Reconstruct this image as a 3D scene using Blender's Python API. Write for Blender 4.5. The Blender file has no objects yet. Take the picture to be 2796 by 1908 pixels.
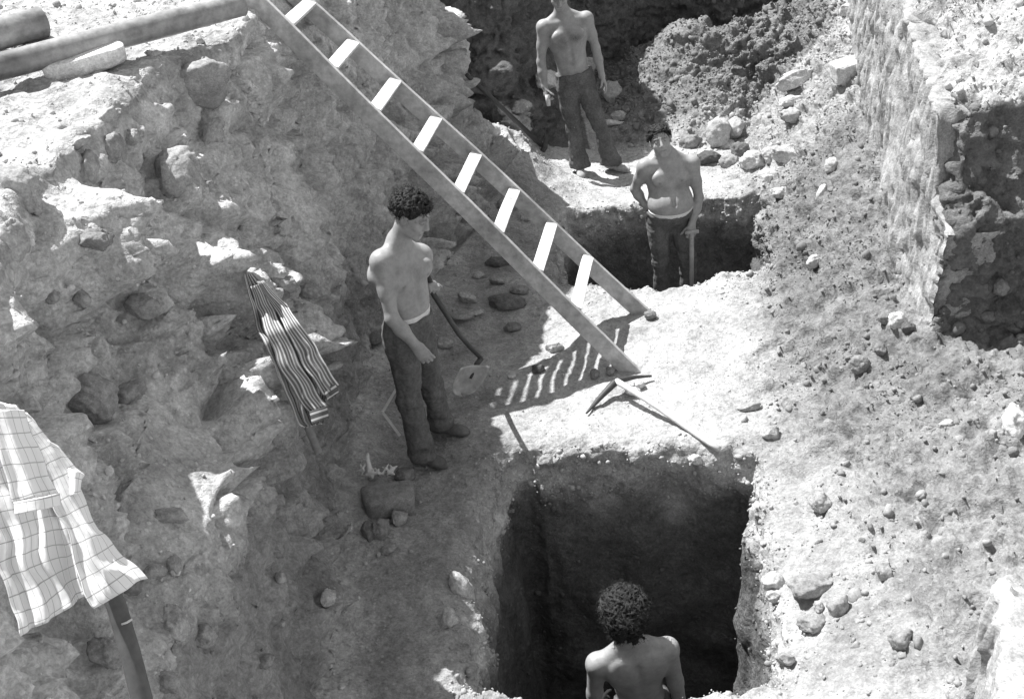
import bpy, math, random, time
import numpy as np
from mathutils import Vector, Matrix
from mathutils.bvhtree import BVHTree
T0=time.time()
# ------------------------------------------------------------------ basics
SC=bpy.context.scene
COL=SC.collection
FPX=1150.0; TH=math.radians(31); RO=math.radians(6); HC=4.2
def ray(px,py):
    dx=(px-512); dy=-(py-349)
    x=dx*math.cos(RO)+dy*math.sin(RO); u=-dx*math.sin(RO)+dy*math.cos(RO)
    return np.array([x/FPX, math.cos(TH)+math.sin(TH)*u/FPX, -math.sin(TH)+math.cos(TH)*u/FPX])
CAM=np.array([0,0,HC])
S=0.44062
def PY(x,y,Yw):
    r=ray(x*S,y*S); return CAM+r*Yw/r[1]
def PZ(x,y,z=0.0):
    r=ray(x*S,y*S); return CAM+r*(z-HC)/r[2]
def sst(a,b,x):
    t=np.clip((x-a)/(b-a),0,1); return t*t*(3-2*t)
# ------------------------------------------------------------------ noise (vectorised)
def _h(ix,iy,iz,s):
    n=(ix.astype(np.int64)*374761393+iy.astype(np.int64)*668265263+iz.astype(np.int64)*2147483647+s*144665+13)&0xffffffff
    n=((n^(n>>13))*1274126177)&0xffffffff
    n=((n^(n>>16))*2246822519)&0xffffffff
    return ((n^(n>>15))&0xffffff)/float(0xffffff)
def vnoise(P,sc,seed=0):
    Q=P*sc; I=np.floor(Q).astype(np.int64); F=Q-I; F=F*F*F*(F*(F*6-15)+10)
    out=0
    for dx in(0,1):
        wx=F[:,0] if dx else 1-F[:,0]
        for dy in(0,1):
            wy=F[:,1] if dy else 1-F[:,1]
            for dz in(0,1):
                wz=F[:,2] if dz else 1-F[:,2]
                out=out+_h(I[:,0]+dx,I[:,1]+dy,I[:,2]+dz,seed)*wx*wy*wz
    return out*2-1
def fbm(P,sc,oct=4,seed=0,gain=.5,lac=2.03):
    a=1;t=0;n=0
    for o in range(oct):
        t=t+a*vnoise(P,sc,seed+o*17); n+=a; a*=gain; sc*=lac
    return t/n
def worley(P,sc,seed=0,second=False):
    Q=P*sc; I=np.floor(Q).astype(np.int64); F=Q-I
    d1=np.full(len(P),9.0); d2=np.full(len(P),9.0); idv=np.zeros(len(P))
    for dx in(-1,0,1):
        for dy in(-1,0,1):
            for dz in(-1,0,1):
                jx,jy,jz=I[:,0]+dx,I[:,1]+dy,I[:,2]+dz
                ox=_h(jx,jy,jz,seed+1);oy=_h(jx,jy,jz,seed+2);oz=_h(jx,jy,jz,seed+3)
                d=(dx+ox-F[:,0])**2+(dy+oy-F[:,1])**2+(dz+oz-F[:,2])**2
                c=d<d1
                d2=np.where(c,d1,np.minimum(d2,d)); 
                idv=np.where(c,_h(jx,jy,jz,seed+4),idv); d1=np.where(c,d,d1)
    if second: return np.sqrt(d1),np.sqrt(d2),idv
    return np.sqrt(d1)
def facets(P,sc,seed,tilt=1.0):
    """broken-rock relief: every cell is a plane with its own offset and tilt"""
    Q=P*sc; I=np.floor(Q).astype(np.int64); F=Q-I
    d1=np.full(len(P),9.0); d2=np.full(len(P),9.0); h=np.zeros(len(P))
    for dx in(-1,0,1):
        for dy in(-1,0,1):
            for dz in(-1,0,1):
                jx,jy,jz=I[:,0]+dx,I[:,1]+dy,I[:,2]+dz
                ex=dx+_h(jx,jy,jz,seed+1)-F[:,0];ey=dy+_h(jx,jy,jz,seed+2)-F[:,1];ez=dz+_h(jx,jy,jz,seed+3)-F[:,2]
                d=ex*ex+ey*ey+ez*ez
                hh=_h(jx,jy,jz,seed+4)-.5+tilt*((_h(jx,jy,jz,seed+5)-.5)*ex+(_h(jx,jy,jz,seed+6)-.5)*ey+(_h(jx,jy,jz,seed+7)-.5)*ez)*1.6
                c=d<d1; d2=np.where(c,d1,np.minimum(d2,d)); h=np.where(c,hh,h); d1=np.where(c,d,d1)
    return h/sc,np.sqrt(d2)-np.sqrt(d1)
# ------------------------------------------------------------------ mesh helpers
def mk(name,verts,faces,mat=None,parent=None,smooth=True,attr=None,loc=None):
    me=bpy.data.meshes.new(name)
    verts=np.asarray(verts,dtype=np.float32)
    if loc is not None: verts=verts-np.asarray(loc,dtype=np.float32)
    if isinstance(faces,np.ndarray):
        k=faces.shape[1]; nf=len(faces)
        me.vertices.add(len(verts)); me.vertices.foreach_set('co',verts.ravel())
        me.loops.add(nf*k); me.loops.foreach_set('vertex_index',faces.astype(np.int32).ravel())
        me.polygons.add(nf); me.polygons.foreach_set('loop_start',np.arange(0,nf*k,k,dtype=np.int32))
        me.polygons.foreach_set('loop_total',np.full(nf,k,dtype=np.int32))
        me.update(calc_edges=True); me.validate()
    else:
        me.from_pydata([tuple(map(float,v)) for v in verts],[],[tuple(map(int,f)) for f in faces]); me.update()
    if smooth: me.polygons.foreach_set('use_smooth',np.ones(len(me.polygons),dtype=bool))
    if attr:
        for an,av in attr.items():
            a=me.attributes.new(an,'FLOAT','POINT'); a.data.foreach_set('value',np.asarray(av,dtype=np.float32))
    o=bpy.data.objects.new(name,me); COL.objects.link(o)
    if mat: me.materials.append(mat)
    if parent is not None:
        o.parent=parent
        if loc is None: 
            o.location=-Vector(parent.location)   # meshes are in world coords, parent unrotated
        else:
            o.location=Vector([float(c) for c in loc])-Vector(parent.location)
    elif loc is not None: o.location=[float(c) for c in loc]
    return o
def tag(o,label=None,cat=None,group=None,kind=None):
    if label: o['label']=label
    if cat: o['category']=cat
    if group: o['group']=group
    if kind: o['kind']=kind
    return o
def empty(name,loc,label,cat,group=None):
    o=bpy.data.objects.new(name,None); COL.objects.link(o); o.location=[float(c) for c in loc]; o.empty_display_size=.1
    return tag(o,label,cat,group)
def join_parts(L):
    V=[];F=[];n=0
    for v,f in L:
        V.append(np.asarray(v,float)); F.append(np.asarray(f)+n); n+=len(v)
    return np.concatenate(V),np.concatenate(F)
def unit(v): v=np.asarray(v,float); return v/(np.linalg.norm(v)+1e-12)
def tube(pts,rad,seg=12,cap=True,wob=0,seed=0):
    pts=np.asarray(pts,float); n=len(pts); rad=np.broadcast_to(np.asarray(rad,float),(n,))
    V=[];up=None
    for i in range(n):
        t=unit(pts[min(i+1,n-1)]-pts[max(i-1,0)])
        if up is None:
            a=np.array([0,0,1.]) if abs(t[2])<.9 else np.array([1.,0,0]); up=unit(np.cross(t,a))
        up=unit(up-t*(up@t)); w=np.cross(t,up)
        for k in range(seg):
            an=2*math.pi*k/seg; V.append(pts[i]+rad[i]*(math.cos(an)*up+math.sin(an)*w))
    V.append(pts[0]);V.append(pts[-1])
    F=[]
    for i in range(n-1):
        for k in range(seg):
            a=i*seg+k;b=i*seg+(k+1)%seg; F.append((a,b,b+seg,a+seg))
    if cap:
        c0=n*seg;c1=c0+1
        for k in range(seg):
            F.append((c0,(k+1)%seg,k,c0)); F.append((c1,(n-1)*seg+k,(n-1)*seg+(k+1)%seg,c1))
    V=np.array(V)
    if wob: V=V+wob*np.stack([vnoise(V,9,seed),vnoise(V,9,seed+5),vnoise(V,9,seed+9)],1)
    return V,[tuple(dict.fromkeys(f)) for f in F]
def box(c,ax,ay,az,sx,sy,sz,nx=1,bev=.0):
    """oriented board subdivided along x; slightly chamfered"""
    c=np.asarray(c,float); V=[];F=[]
    b=bev
    ring=[(-sy+b,-sz),(sy-b,-sz),(sy,-sz+b),(sy,sz-b),(sy-b,sz),(-sy+b,sz),(-sy,sz-b),(-sy,-sz+b)]
    m=len(ring)
    for i in range(nx+1):
        t=-sx+2*sx*i/nx
        for (u,w) in ring: V.append(c+ax*t+ay*u+az*w)
    for i in range(nx):
        for k in range(m): F.append((i*m+k,i*m+(k+1)%m,(i+1)*m+(k+1)%m,(i+1)*m+k))
    F.append(tuple(range(m))[::-1]); F.append(tuple(nx*m+k for k in range(m)))
    return np.array(V),F
def merge(L):
    V=[];F=[];n=0
    for v,f in L:
        V+=[tuple(p) for p in v]; F+=[tuple(i+n for i in ff) for ff in f]; n+=len(v)
    return np.array(V),F
# ------------------------------------------------------------------ signed distance sculpting (one continuous skin)
class Field:
    def __init__(s,lo,hi,h):
        s.lo=np.asarray(lo,float); s.h=h; s.n=np.ceil((np.asarray(hi,float)-s.lo)/h).astype(int)+1
        s.f=np.full(s.n,.2,dtype=np.float32)
    def _sl(s,lo,hi,m=.07):
        a=np.clip(np.floor((lo-m-s.lo)/s.h).astype(int),0,s.n-1); b=np.clip(np.ceil((hi+m-s.lo)/s.h).astype(int)+1,1,s.n)
        g=np.meshgrid(*[s.lo[i]+s.h*np.arange(a[i],b[i]) for i in range(3)],indexing='ij')
        return tuple(slice(a[i],b[i]) for i in range(3)),np.stack(g,-1)
    def _add(s,sl,d,k,sub=False):
        o=s.f[sl]
        if sub:
            d=-d; hh=np.clip(.5-.5*(o-d)/k,0,1) if k>0 else (d>o); r=np.maximum(o,d) if k<=0 else o*(1-hh)+d*hh+k*hh*(1-hh)
        elif k<=0: r=np.minimum(o,d)
        else:
            hh=np.clip(.5+.5*(o-d)/k,0,1); r=o*(1-hh)+d*hh-k*hh*(1-hh)
        s.f[sl]=r
    def cap(s,a,b,ra,rb,k=.02,sub=False):
        a=np.asarray(a,float);b=np.asarray(b,float); R=max(ra,rb)
        sl,P=s._sl(np.minimum(a,b)-R,np.maximum(a,b)+R)
        ab=b-a; t=np.clip(((P-a)@ab)/(ab@ab+1e-9),0,1); 
        d=np.linalg.norm(P-a-t[...,None]*ab,axis=-1)-(ra+(rb-ra)*t)
        s._add(sl,d,k,sub); return s
    def ell(s,c,r,R=None,k=.02,sub=False):
        c=np.asarray(c,float); r=np.asarray(r,float); m=r.max()
        sl,P=s._sl(c-m,c+m); Q=P-c
        if R is not None: Q=Q@np.asarray(R)   # columns of R = local axes
        q=Q/r; l=np.linalg.norm(q,axis=-1); g=np.linalg.norm(Q/(r*r),axis=-1)
        d=l*(l-1)/(g+1e-9); s._add(sl,np.clip(d,-.2,.2),k,sub); return s
    def half(s,p,n):   # keep side where (x-p).n<0
        sl,P=s._sl(s.lo,s.lo+s.h*s.n); d=(P-np.asarray(p))@unit(n); s.f[sl]=np.maximum(s.f[sl],d); return s
    def mesh(s):
        f=s.f; ins=f<0
        if not ins.any(): raise Exception('empty field')
        c=[ins[i:f.shape[0]-1+i,j:f.shape[1]-1+j,k:f.shape[2]-1+k] for i in(0,1) for j in(0,1) for k in(0,1)]
        sm=sum(x.astype(np.int8) for x in c); act=(sm>0)&(sm<8)
        idx=np.full(act.shape,-1,dtype=np.int64); A=np.argwhere(act); idx[act]=np.arange(len(A))
        acc=np.zeros((len(A),3)); cnt=np.zeros(len(A))
        cor=[(i,j,k) for i in(0,1) for j in(0,1) for k in(0,1)]
        val={o:f[A[:,0]+o[0],A[:,1]+o[1],A[:,2]+o[2]].astype(float) for o in cor}
        for o in cor:
            for ax in range(3):
                if o[ax]==0:
                    q=list(o);q[ax]=1;q=tuple(q); v0,v1=val[o],val[q]; m=(v0<0)!=(v1<0)
                    t=np.where(m,v0/np.where(v0-v1==0,1,v0-v1),0); p=np.tile(np.array(o,float),(len(A),1)); p[:,ax]+=t
                    acc+=p*m[:,None]; cnt+=m
        V=(A+acc/cnt[:,None])*s.h+s.lo
        Fs=[]
        for ax in range(3):
            b,cc=[(1,2),(2,0),(0,1)][ax]
            sh=list(f.shape); sl0=[slice(1,-1)]*3; sl1=[slice(1,-1)]*3
            sl0[ax]=slice(0,-1); sl1[ax]=slice(1,None)
            i0=ins[tuple(sl0)];i1=ins[tuple(sl1)]; E=np.argwhere(i0!=i1); fl=i0[i0!=i1]
            if len(E)==0: continue
            off=np.ones(3,int);off[ax]=0; E=E+off
            def cell(db,dc):
                e=E.copy(); e[:,b]-=db; e[:,cc]-=dc; return idx[e[:,0],e[:,1],e[:,2]]
            q=np.stack([cell(1,1),cell(0,1),cell(0,0),cell(1,0)],1)
            q[~fl]=q[~fl][:,::-1]; Fs.append(q)
        F=np.concatenate(Fs); F=F[(F>=0).all(1)]
        c=V.mean(0); a,b,d,e=[V[F[:,i]]-c for i in range(4)]
        vol=(a*np.cross(b,d)).sum()+(a*np.cross(d,e)).sum()
        if vol<0: F=F[:,::-1]
        return V,F
def smooth_mesh(V,F,it=2,lam=.5):
    V=V.copy(); n=len(V)
    for _ in range(it):
        acc=np.zeros_like(V);cnt=np.zeros(n)
        for a,b in((0,1),(1,2),(2,3),(3,0)):
            for x,y in((a,b),(b,a)):
                np.add.at(acc,F[:,x],V[F[:,y]]); np.add.at(cnt,F[:,x],1)
        V=V*(1-lam)+lam*acc/np.maximum(cnt,1)[:,None]
    return V
def vnormals(V,F):
    n=np.cross(V[F[:,2]]-V[F[:,0]],V[F[:,3 if F.shape[1]>3 else 1]]-V[F[:,1 if F.shape[1]>3 else 0]])
    N=np.zeros_like(V)
    for k in range(F.shape[1]): np.add.at(N,F[:,k],n)
    return N/(np.linalg.norm(N,axis=1)[:,None]+1e-12)
# ------------------------------------------------------------------ materials
def nodes(name):
    m=bpy.data.materials.new(name); m.use_nodes=True; nt=m.node_tree; b=nt.nodes['Principled BSDF']
    return m,nt,b
def N(nt,t,**kw):
    n=nt.nodes.new(t)
    for k,v in kw.items():
        if k in n.inputs: n.inputs[k].default_value=v
        else: setattr(n,k,v)
    return n
def g(v): return (v,v,v,1)
def ramp(nt,src,stops):
    r=nt.nodes.new('ShaderNodeValToRGB'); e=r.color_ramp.elements
    while len(e)<len(stops): e.new(.5)
    for i,(p,c) in enumerate(stops): e[i].position=p; e[i].color=g(c)
    nt.links.new(src,r.inputs[0]); return r.outputs[0]
def math_(nt,op,a,b):
    n=nt.nodes.new('ShaderNodeMath'); n.operation=op
    for i,x in enumerate((a,b)):
        if isinstance(x,(int,float)): n.inputs[i].default_value=x
        else: nt.links.new(x,n.inputs[i])
    return n.outputs[0]
def mixc(nt,fac,a,b,mode='MIX'):
    n=nt.nodes.new('ShaderNodeMix'); n.data_type='RGBA'; n.blend_type=mode
    for i,x in((0,fac),(6,a),(7,b)):
        if isinstance(x,(int,float)): 
            n.inputs[i].default_value=x if i==0 else g(x)
        else: nt.links.new(x,n.inputs[i])
    return n.outputs[2]
def soil(name,tone=.3,attr=False,scale=1.0,bump=.5,contrast=1.0,rough=.95,objc=True):
    m,nt,b=nodes(name); L=nt.links.new
    tc=N(nt,'ShaderNodeTexCoord'); src=tc.outputs['Object']
    n1=N(nt,'ShaderNodeTexNoise',Scale=3.1*scale,Detail=9.0,Roughness=.62); L(src,n1.inputs['Vector'])
    n2=N(nt,'ShaderNodeTexNoise',Scale=22*scale,Detail=6.0,Roughness=.7); L(src,n2.inputs['Vector'])
    n3=N(nt,'ShaderNodeTexNoise',Scale=70*scale,Detail=3.0,Roughness=.7); L(src,n3.inputs['Vector'])
    v=N(nt,'ShaderNodeTexVoronoi',Scale=38*scale); v.feature='F1'; L(src,v.inputs['Vector'])
    v2=N(nt,'ShaderNodeTexVoronoi',Scale=13*scale); v2.feature='F1'; L(src,v2.inputs['Vector'])
    c=contrast
    f1=ramp(nt,n1.outputs[0],[(.28,1-.34*c),(.5,1),(.72,1+.30*c)])
    f2=ramp(nt,n2.outputs[0],[(.3,1-.30*c),(.52,1),(.74,1+.28*c)])
    f3=ramp(nt,n3.outputs[0],[(.3,1-.22*c),(.7,1+.20*c)])
    k=mixc(nt,1.0,f1,f2,'MULTIPLY'); k=mixc(nt,1.0,k,f3,'MULTIPLY')
    # scattered pale pebbles
    sep=nt.nodes.new('ShaderNodeSeparateColor'); L(v.outputs['Color'],sep.inputs[0])
    peb=math_(nt,'MULTIPLY',math_(nt,'GREATER_THAN',sep.outputs[0],.86),math_(nt,'LESS_THAN',v.outputs['Distance'],.33))
    if attr:
        a=N(nt,'ShaderNodeAttribute'); a.attribute_name='tone'; base=a.outputs['Color']
    else: base=tone
    col=mixc(nt,1.0,k,base,'MULTIPLY')
    col=mixc(nt,math_(nt,'MULTIPLY',peb,.35),col,mixc(nt,1.0,base,1.7,'MULTIPLY'))
    L(col,b.inputs['Base Color']); b.inputs['Roughness'].default_value=rough; b.inputs['Specular IOR Level'].default_value=.15
    h=math_(nt,'ADD',math_(nt,'MULTIPLY',n2.outputs[0],1.0),math_(nt,'MULTIPLY',n3.outputs[0],.15))
    h=math_(nt,'ADD',h,math_(nt,'MULTIPLY',v.outputs['Distance'],-.25)); h=math_(nt,'ADD',h,math_(nt,'MULTIPLY',v2.outputs['Distance'],-.3))
    bp=N(nt,'ShaderNodeBump',Strength=bump,Distance=.022/scale); L(h,bp.inputs['Height']); L(bp.outputs[0],b.inputs['Normal'])
    return m
def plain(name,tone,rough=.8,nscale=30,amp=.15,bump=.15,dist=.004,stretch=None,spec=.3):
    m,nt,b=nodes(name); L=nt.links.new
    tc=N(nt,'ShaderNodeTexCoord'); src=tc.outputs['Object']
    if stretch:
        mp=N(nt,'ShaderNodeMapping'); mp.inputs['Scale'].default_value=stretch; L(src,mp.inputs[0]); src=mp.outputs[0]
    n1=N(nt,'ShaderNodeTexNoise',Scale=nscale,Detail=7.0,Roughness=.65); L(src,n1.inputs['Vector'])
    n2=N(nt,'ShaderNodeTexNoise',Scale=nscale*.18,Detail=4.0); L(src,n2.inputs['Vector'])
    f1=ramp(nt,n1.outputs[0],[(.3,1-amp),(.7,1+amp)]); f2=ramp(nt,n2.outputs[0],[(.3,1-amp*.8),(.7,1+amp*.8)])
    col=mixc(nt,1.0,mixc(nt,1.0,f1,f2,'MULTIPLY'),tone,'MULTIPLY'); L(col,b.inputs['Base Color'])
    b.inputs['Roughness'].default_value=rough; b.inputs['Specular IOR Level'].default_value=spec
    bp=N(nt,'ShaderNodeBump',Strength=bump,Distance=dist); L(n1.outputs[0],bp.inputs['Height']); L(bp.outputs[0],b.inputs['Normal'])
    return m
# ------------------------------------------------------------------ TERRAIN
# station: y, crest outer, crest, mid slope, cut edge, wall base, floor toe-left, right toe, slope foot, face top, right far   (x,z) pairs
ST=[
(0.2, [(-9,2.7),(-3.0,2.6),(-2.4,2.55),(-1.9,2.5),(-1.5,2.4),(-1.2,2.35),(-.3,2.4),(1.0,2.4),(1.4,2.4),(1.7,2.5),(5.5,2.8)]),
(1.3, [(-9,2.7),(-2.4,2.6),(-1.7,2.5),(-1.62,1.6),(-1.5,1.2),(-1.2,1.0),(-.5,1.7),(.9,1.8),(1.2,1.7),(1.5,2.2),(5.5,2.5)]),
(2.1, [(-9,2.7),(-2.3,2.65),(-1.52,2.55),(-1.45,1.35),(-1.30,.9),(-1.20,.25),(-.75,.25),(.9,.9),(1.25,.9),(1.35,1.25),(5.5,1.6)]),
(2.7, [(-9,2.7),(-2.3,2.65),(-1.58,2.6),(-1.48,1.45),(-1.25,1.2),(-1.17,.1),(-.7,.06),(.9,.35),(1.45,.45),(1.52,.95),(5.5,1.35)]),
(3.3, [(-9,2.7),(-2.3,2.66),(-1.71,2.6),(-1.56,1.62),(-1.22,1.40),(-1.14,.1),(-.7,.02),(1.0,.02),(1.72,.33),(1.80,.95),(5.5,1.3)]),
(3.42,[(-9,2.7),(-2.3,2.66),(-1.73,2.6),(-1.57,1.64),(-1.20,1.41),(-1.14,.1),(-.7,.02),(1.1,.02),(1.8,.36),(2.1,.55),(5.5,.6)]),
(4.2, [(-9,2.7),(-2.5,2.66),(-1.86,2.6),(-1.62,1.75),(-1.24,1.44),(-1.12,.12),(-.7,.02),(1.3,.02),(2.2,.45),(2.6,.62),(5.5,.2)]),
(4.8, [(-9,2.7),(-2.5,2.64),(-1.74,2.6),(-1.50,1.9),(-1.25,1.36),(-1.10,.15),(-.7,.03),(1.5,.03),(2.35,.5),(2.8,.55),(5.5,.0)]),
(5.75,[(-9,2.7),(-2.4,2.66),(-1.66,2.6),(-1.34,1.9),(-1.13,1.25),(-1.06,.2),(-.6,.1),(1.65,.05),(2.5,.48),(2.9,.42),(5.5,.0)]),
(5.88,[(-9,2.7),(-2.4,2.66),(-1.55,2.6),(-1.30,1.9),(-1.12,1.22),(-1.06,.2),(-.6,.1),(1.68,.05),(2.55,.5),(2.95,.4),(5.5,.0)]),
(5.96,[(-9,2.7),(-2.4,2.66),(-1.52,2.6),(-1.29,1.9),(-1.11,1.2),(-1.06,.2),(-.6,.1),(1.7,.05),(2.60,.52),(2.68,1.12),(5.5,1.75)]),
(6.10, [(-9,2.7),(-2.35,2.66),(-1.52,2.6),(-1.29,1.9),(-1.10,1.17),(-1.05,.18),(-.55,.08),(1.71,.05),(2.62,.54),(2.70,1.22),(5.5,1.95)]),
(6.17, [(-9,2.7),(-2.35,2.66),(-1.34,2.6),(-1.21,1.9),(-1.10,1.16),(-1.04,.18),(-.55,.08),(1.71,.05),(2.62,.55),(2.72,1.72),(5.5,2.5)]),
(6.8, [(-9,2.7),(-2.2,2.66),(-1.24,2.55),(-1.15,1.9),(-1.08,1.1),(-1.00,.15),(-.5,.05),(1.75,.05),(2.68,.62),(2.84,1.80),(5.5,2.6)]),
(7.35,[(-9,2.75),(-2.1,2.6),(-1.42,2.48),(-1.16,1.85),(-.95,1.0),(-.82,.13),(-.3,.05),(1.87,.05),(2.80,.73),(2.97,1.87),(5.5,2.65)]),
(7.9, [(-9,2.8),(-2.0,2.70),(-.97,2.6),(-.90,1.8),(-.82,.9),(-.62,.12),(-.1,.05),(2.0,.05),(2.92,.85),(3.10,1.95),(5.5,2.7)]),
(9.0, [(-9,2.8),(-1.7,2.70),(-.60,2.6),(-.52,1.8),(-.32,.8),(-.08,.10),(.3,.0),(2.35,.05),(3.2,.98),(3.38,1.9),(5.5,2.5)]),
(10.0,[(-9,2.8),(-1.4,2.70),(-.46,2.6),(-.38,1.8),(-.20,.6),(.18,.05),(.5,-.1),(2.5,-.02),(3.4,1.05),(3.62,2.0),(6,2.6)]),
(10.25,[(-9,2.8),(-1.8,2.70),(-.8,2.5),(-.7,1.6),(-.5,.5),(.1,.1),(.5,-.15),(2.5,-.05),(3.45,1.05),(3.70,2.0),(6,2.6)]),
(10.7,[(-9,2.8),(-2.6,2.70),(-2.0,2.5),(-1.8,1.2),(-1.6,.5),(-.3,.2),(.5,-.15),(2.5,-.1),(3.55,1.05),(3.8,2.0),(6,2.6)]),
(13.0,[(-9,2.8),(-2.8,2.70),(-2.2,2.5),(-2.0,1.2),(-1.8,.3),(-.4,-.1),(.5,-.2),(2.5,-.2),(3.9,.9),(4.3,1.9),(6,2.6)]),
(16,  [(-9,2.8),(-2.8,2.70),(-2.2,2.5),(-2.0,1.2),(-1.8,.3),(-.4,-.1),(.5,-.2),(2.5,-.2),(3.9,.9),(4.3,1.9),(6,2.6)]),
]
def poly_sd(X,Y_,P):
    """signed distance to polygon, negative inside"""
    d=np.full(X.shape,1e9); ins=np.zeros(X.shape,bool)
    n=len(P)
    for i in range(n):
        ax,ay=P[i]; bx,by=P[(i+1)%n]; ex,ey=bx-ax,by-ay
        t=np.clip(((X-ax)*ex+(Y_-ay)*ey)/(ex*ex+ey*ey),0,1)
        d=np.minimum(d,np.hypot(X-ax-t*ex,Y_-ay-t*ey))
        c=((ay>Y_)!=(by>Y_))&(X<(bx-ax)*(Y_-ay)/((by-ay) if by!=ay else 1e-9)+ax); ins^=c
    return np.where(ins,-d,d)
PIT1=[(-.10,5.62),(.6,5.55),(1.30,5.40),(1.22,4.9),(1.12,4.2),(1.07,3.80),(.3,3.74),(-.38,3.90),(-.25,4.7)]
PIT2=[(.60,9.14),(1.4,9.16),(2.22,9.02),(2.20,8.5),(2.0,7.80),(1.2,7.68),(.44,7.82),(.5,8.5)]
def base_height(X,Y_):
    ys=np.array([s[0] for s in ST]); A=np.array([s[1] for s in ST],float)
    P3=np.stack([X.ravel(),Y_.ravel(),np.zeros(X.size)],1)
    wob=(fbm(P3,1.3,3,3)*.10).reshape(X.shape)
    Z=np.zeros_like(X)
    for j in range(X.shape[0]):
        y=Y_[j,0]; i=int(np.clip(np.searchsorted(ys,y)-1,0,len(ys)-2)); t=np.clip((y-ys[i])/(ys[i+1]-ys[i]),0,1)
        c=A[i]*(1-t)+A[i+1]*t
        Z[j]=np.interp(X[j]+wob[j]*.6,c[:,0],c[:,1])
    # spoil heap and back wall
    q=np.exp(-(((X-2.9)/1.25)**2*.9+((Y_-12.2)/1.0)**2*.9))
    hn=(fbm(P3,1.5,4,77)).reshape(X.shape); Z=np.maximum(Z,-.32+(.86+.38*hn+.10*sst(2.4,4.2,X))*np.minimum(np.exp(-(((X-3.1)/1.55)**2*.9+((Y_-12.2+.3*hn)/1.0)**2*.9))*1.35,1.0)**.8)
    q2=np.exp(-(((X-2.3)/.75)**2+((Y_-11.35)/.6)**2)); Z=np.maximum(Z,-.25+.62*q2)
    bw=sst(12.9,13.4,Y_+.25*np.sin(X*2.1)+.12*np.sin(X*5.3)); Z=np.maximum(Z,-.3+3.0*bw)
    bl=sst(.75,.05,X-.25*(Y_-11)+.15*np.sin(Y_*3))*sst(11.0,11.7,Y_+.2*np.sin(X*4))*2.7; Z=np.maximum(Z,bl-.15)
    mo=np.exp(-(((X-.15)/.42)**2+((Y_-10.2)/.9)**2))*.38; Z=np.where(Z<1.2,Z+mo,Z)
    # pits with ragged lips
    rag=(fbm(P3,3.0,4,21)*.085+fbm(P3,14,2,5)*.02).reshape(X.shape)
    s1=poly_sd(X,Y_,PIT1)+rag; w1=sst(.05,-.10,s1); Z=Z*(1-w1)+(-2.15)*w1
    s1b=sst(.16,0,s1); Z-=.05*s1b*(1-w1)
    s2=poly_sd(X,Y_,PIT2)+rag*.8; w2=sst(.05,-.10,s2); Z=Z*(1-w2)+(-1.15)*w2
    return Z
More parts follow.
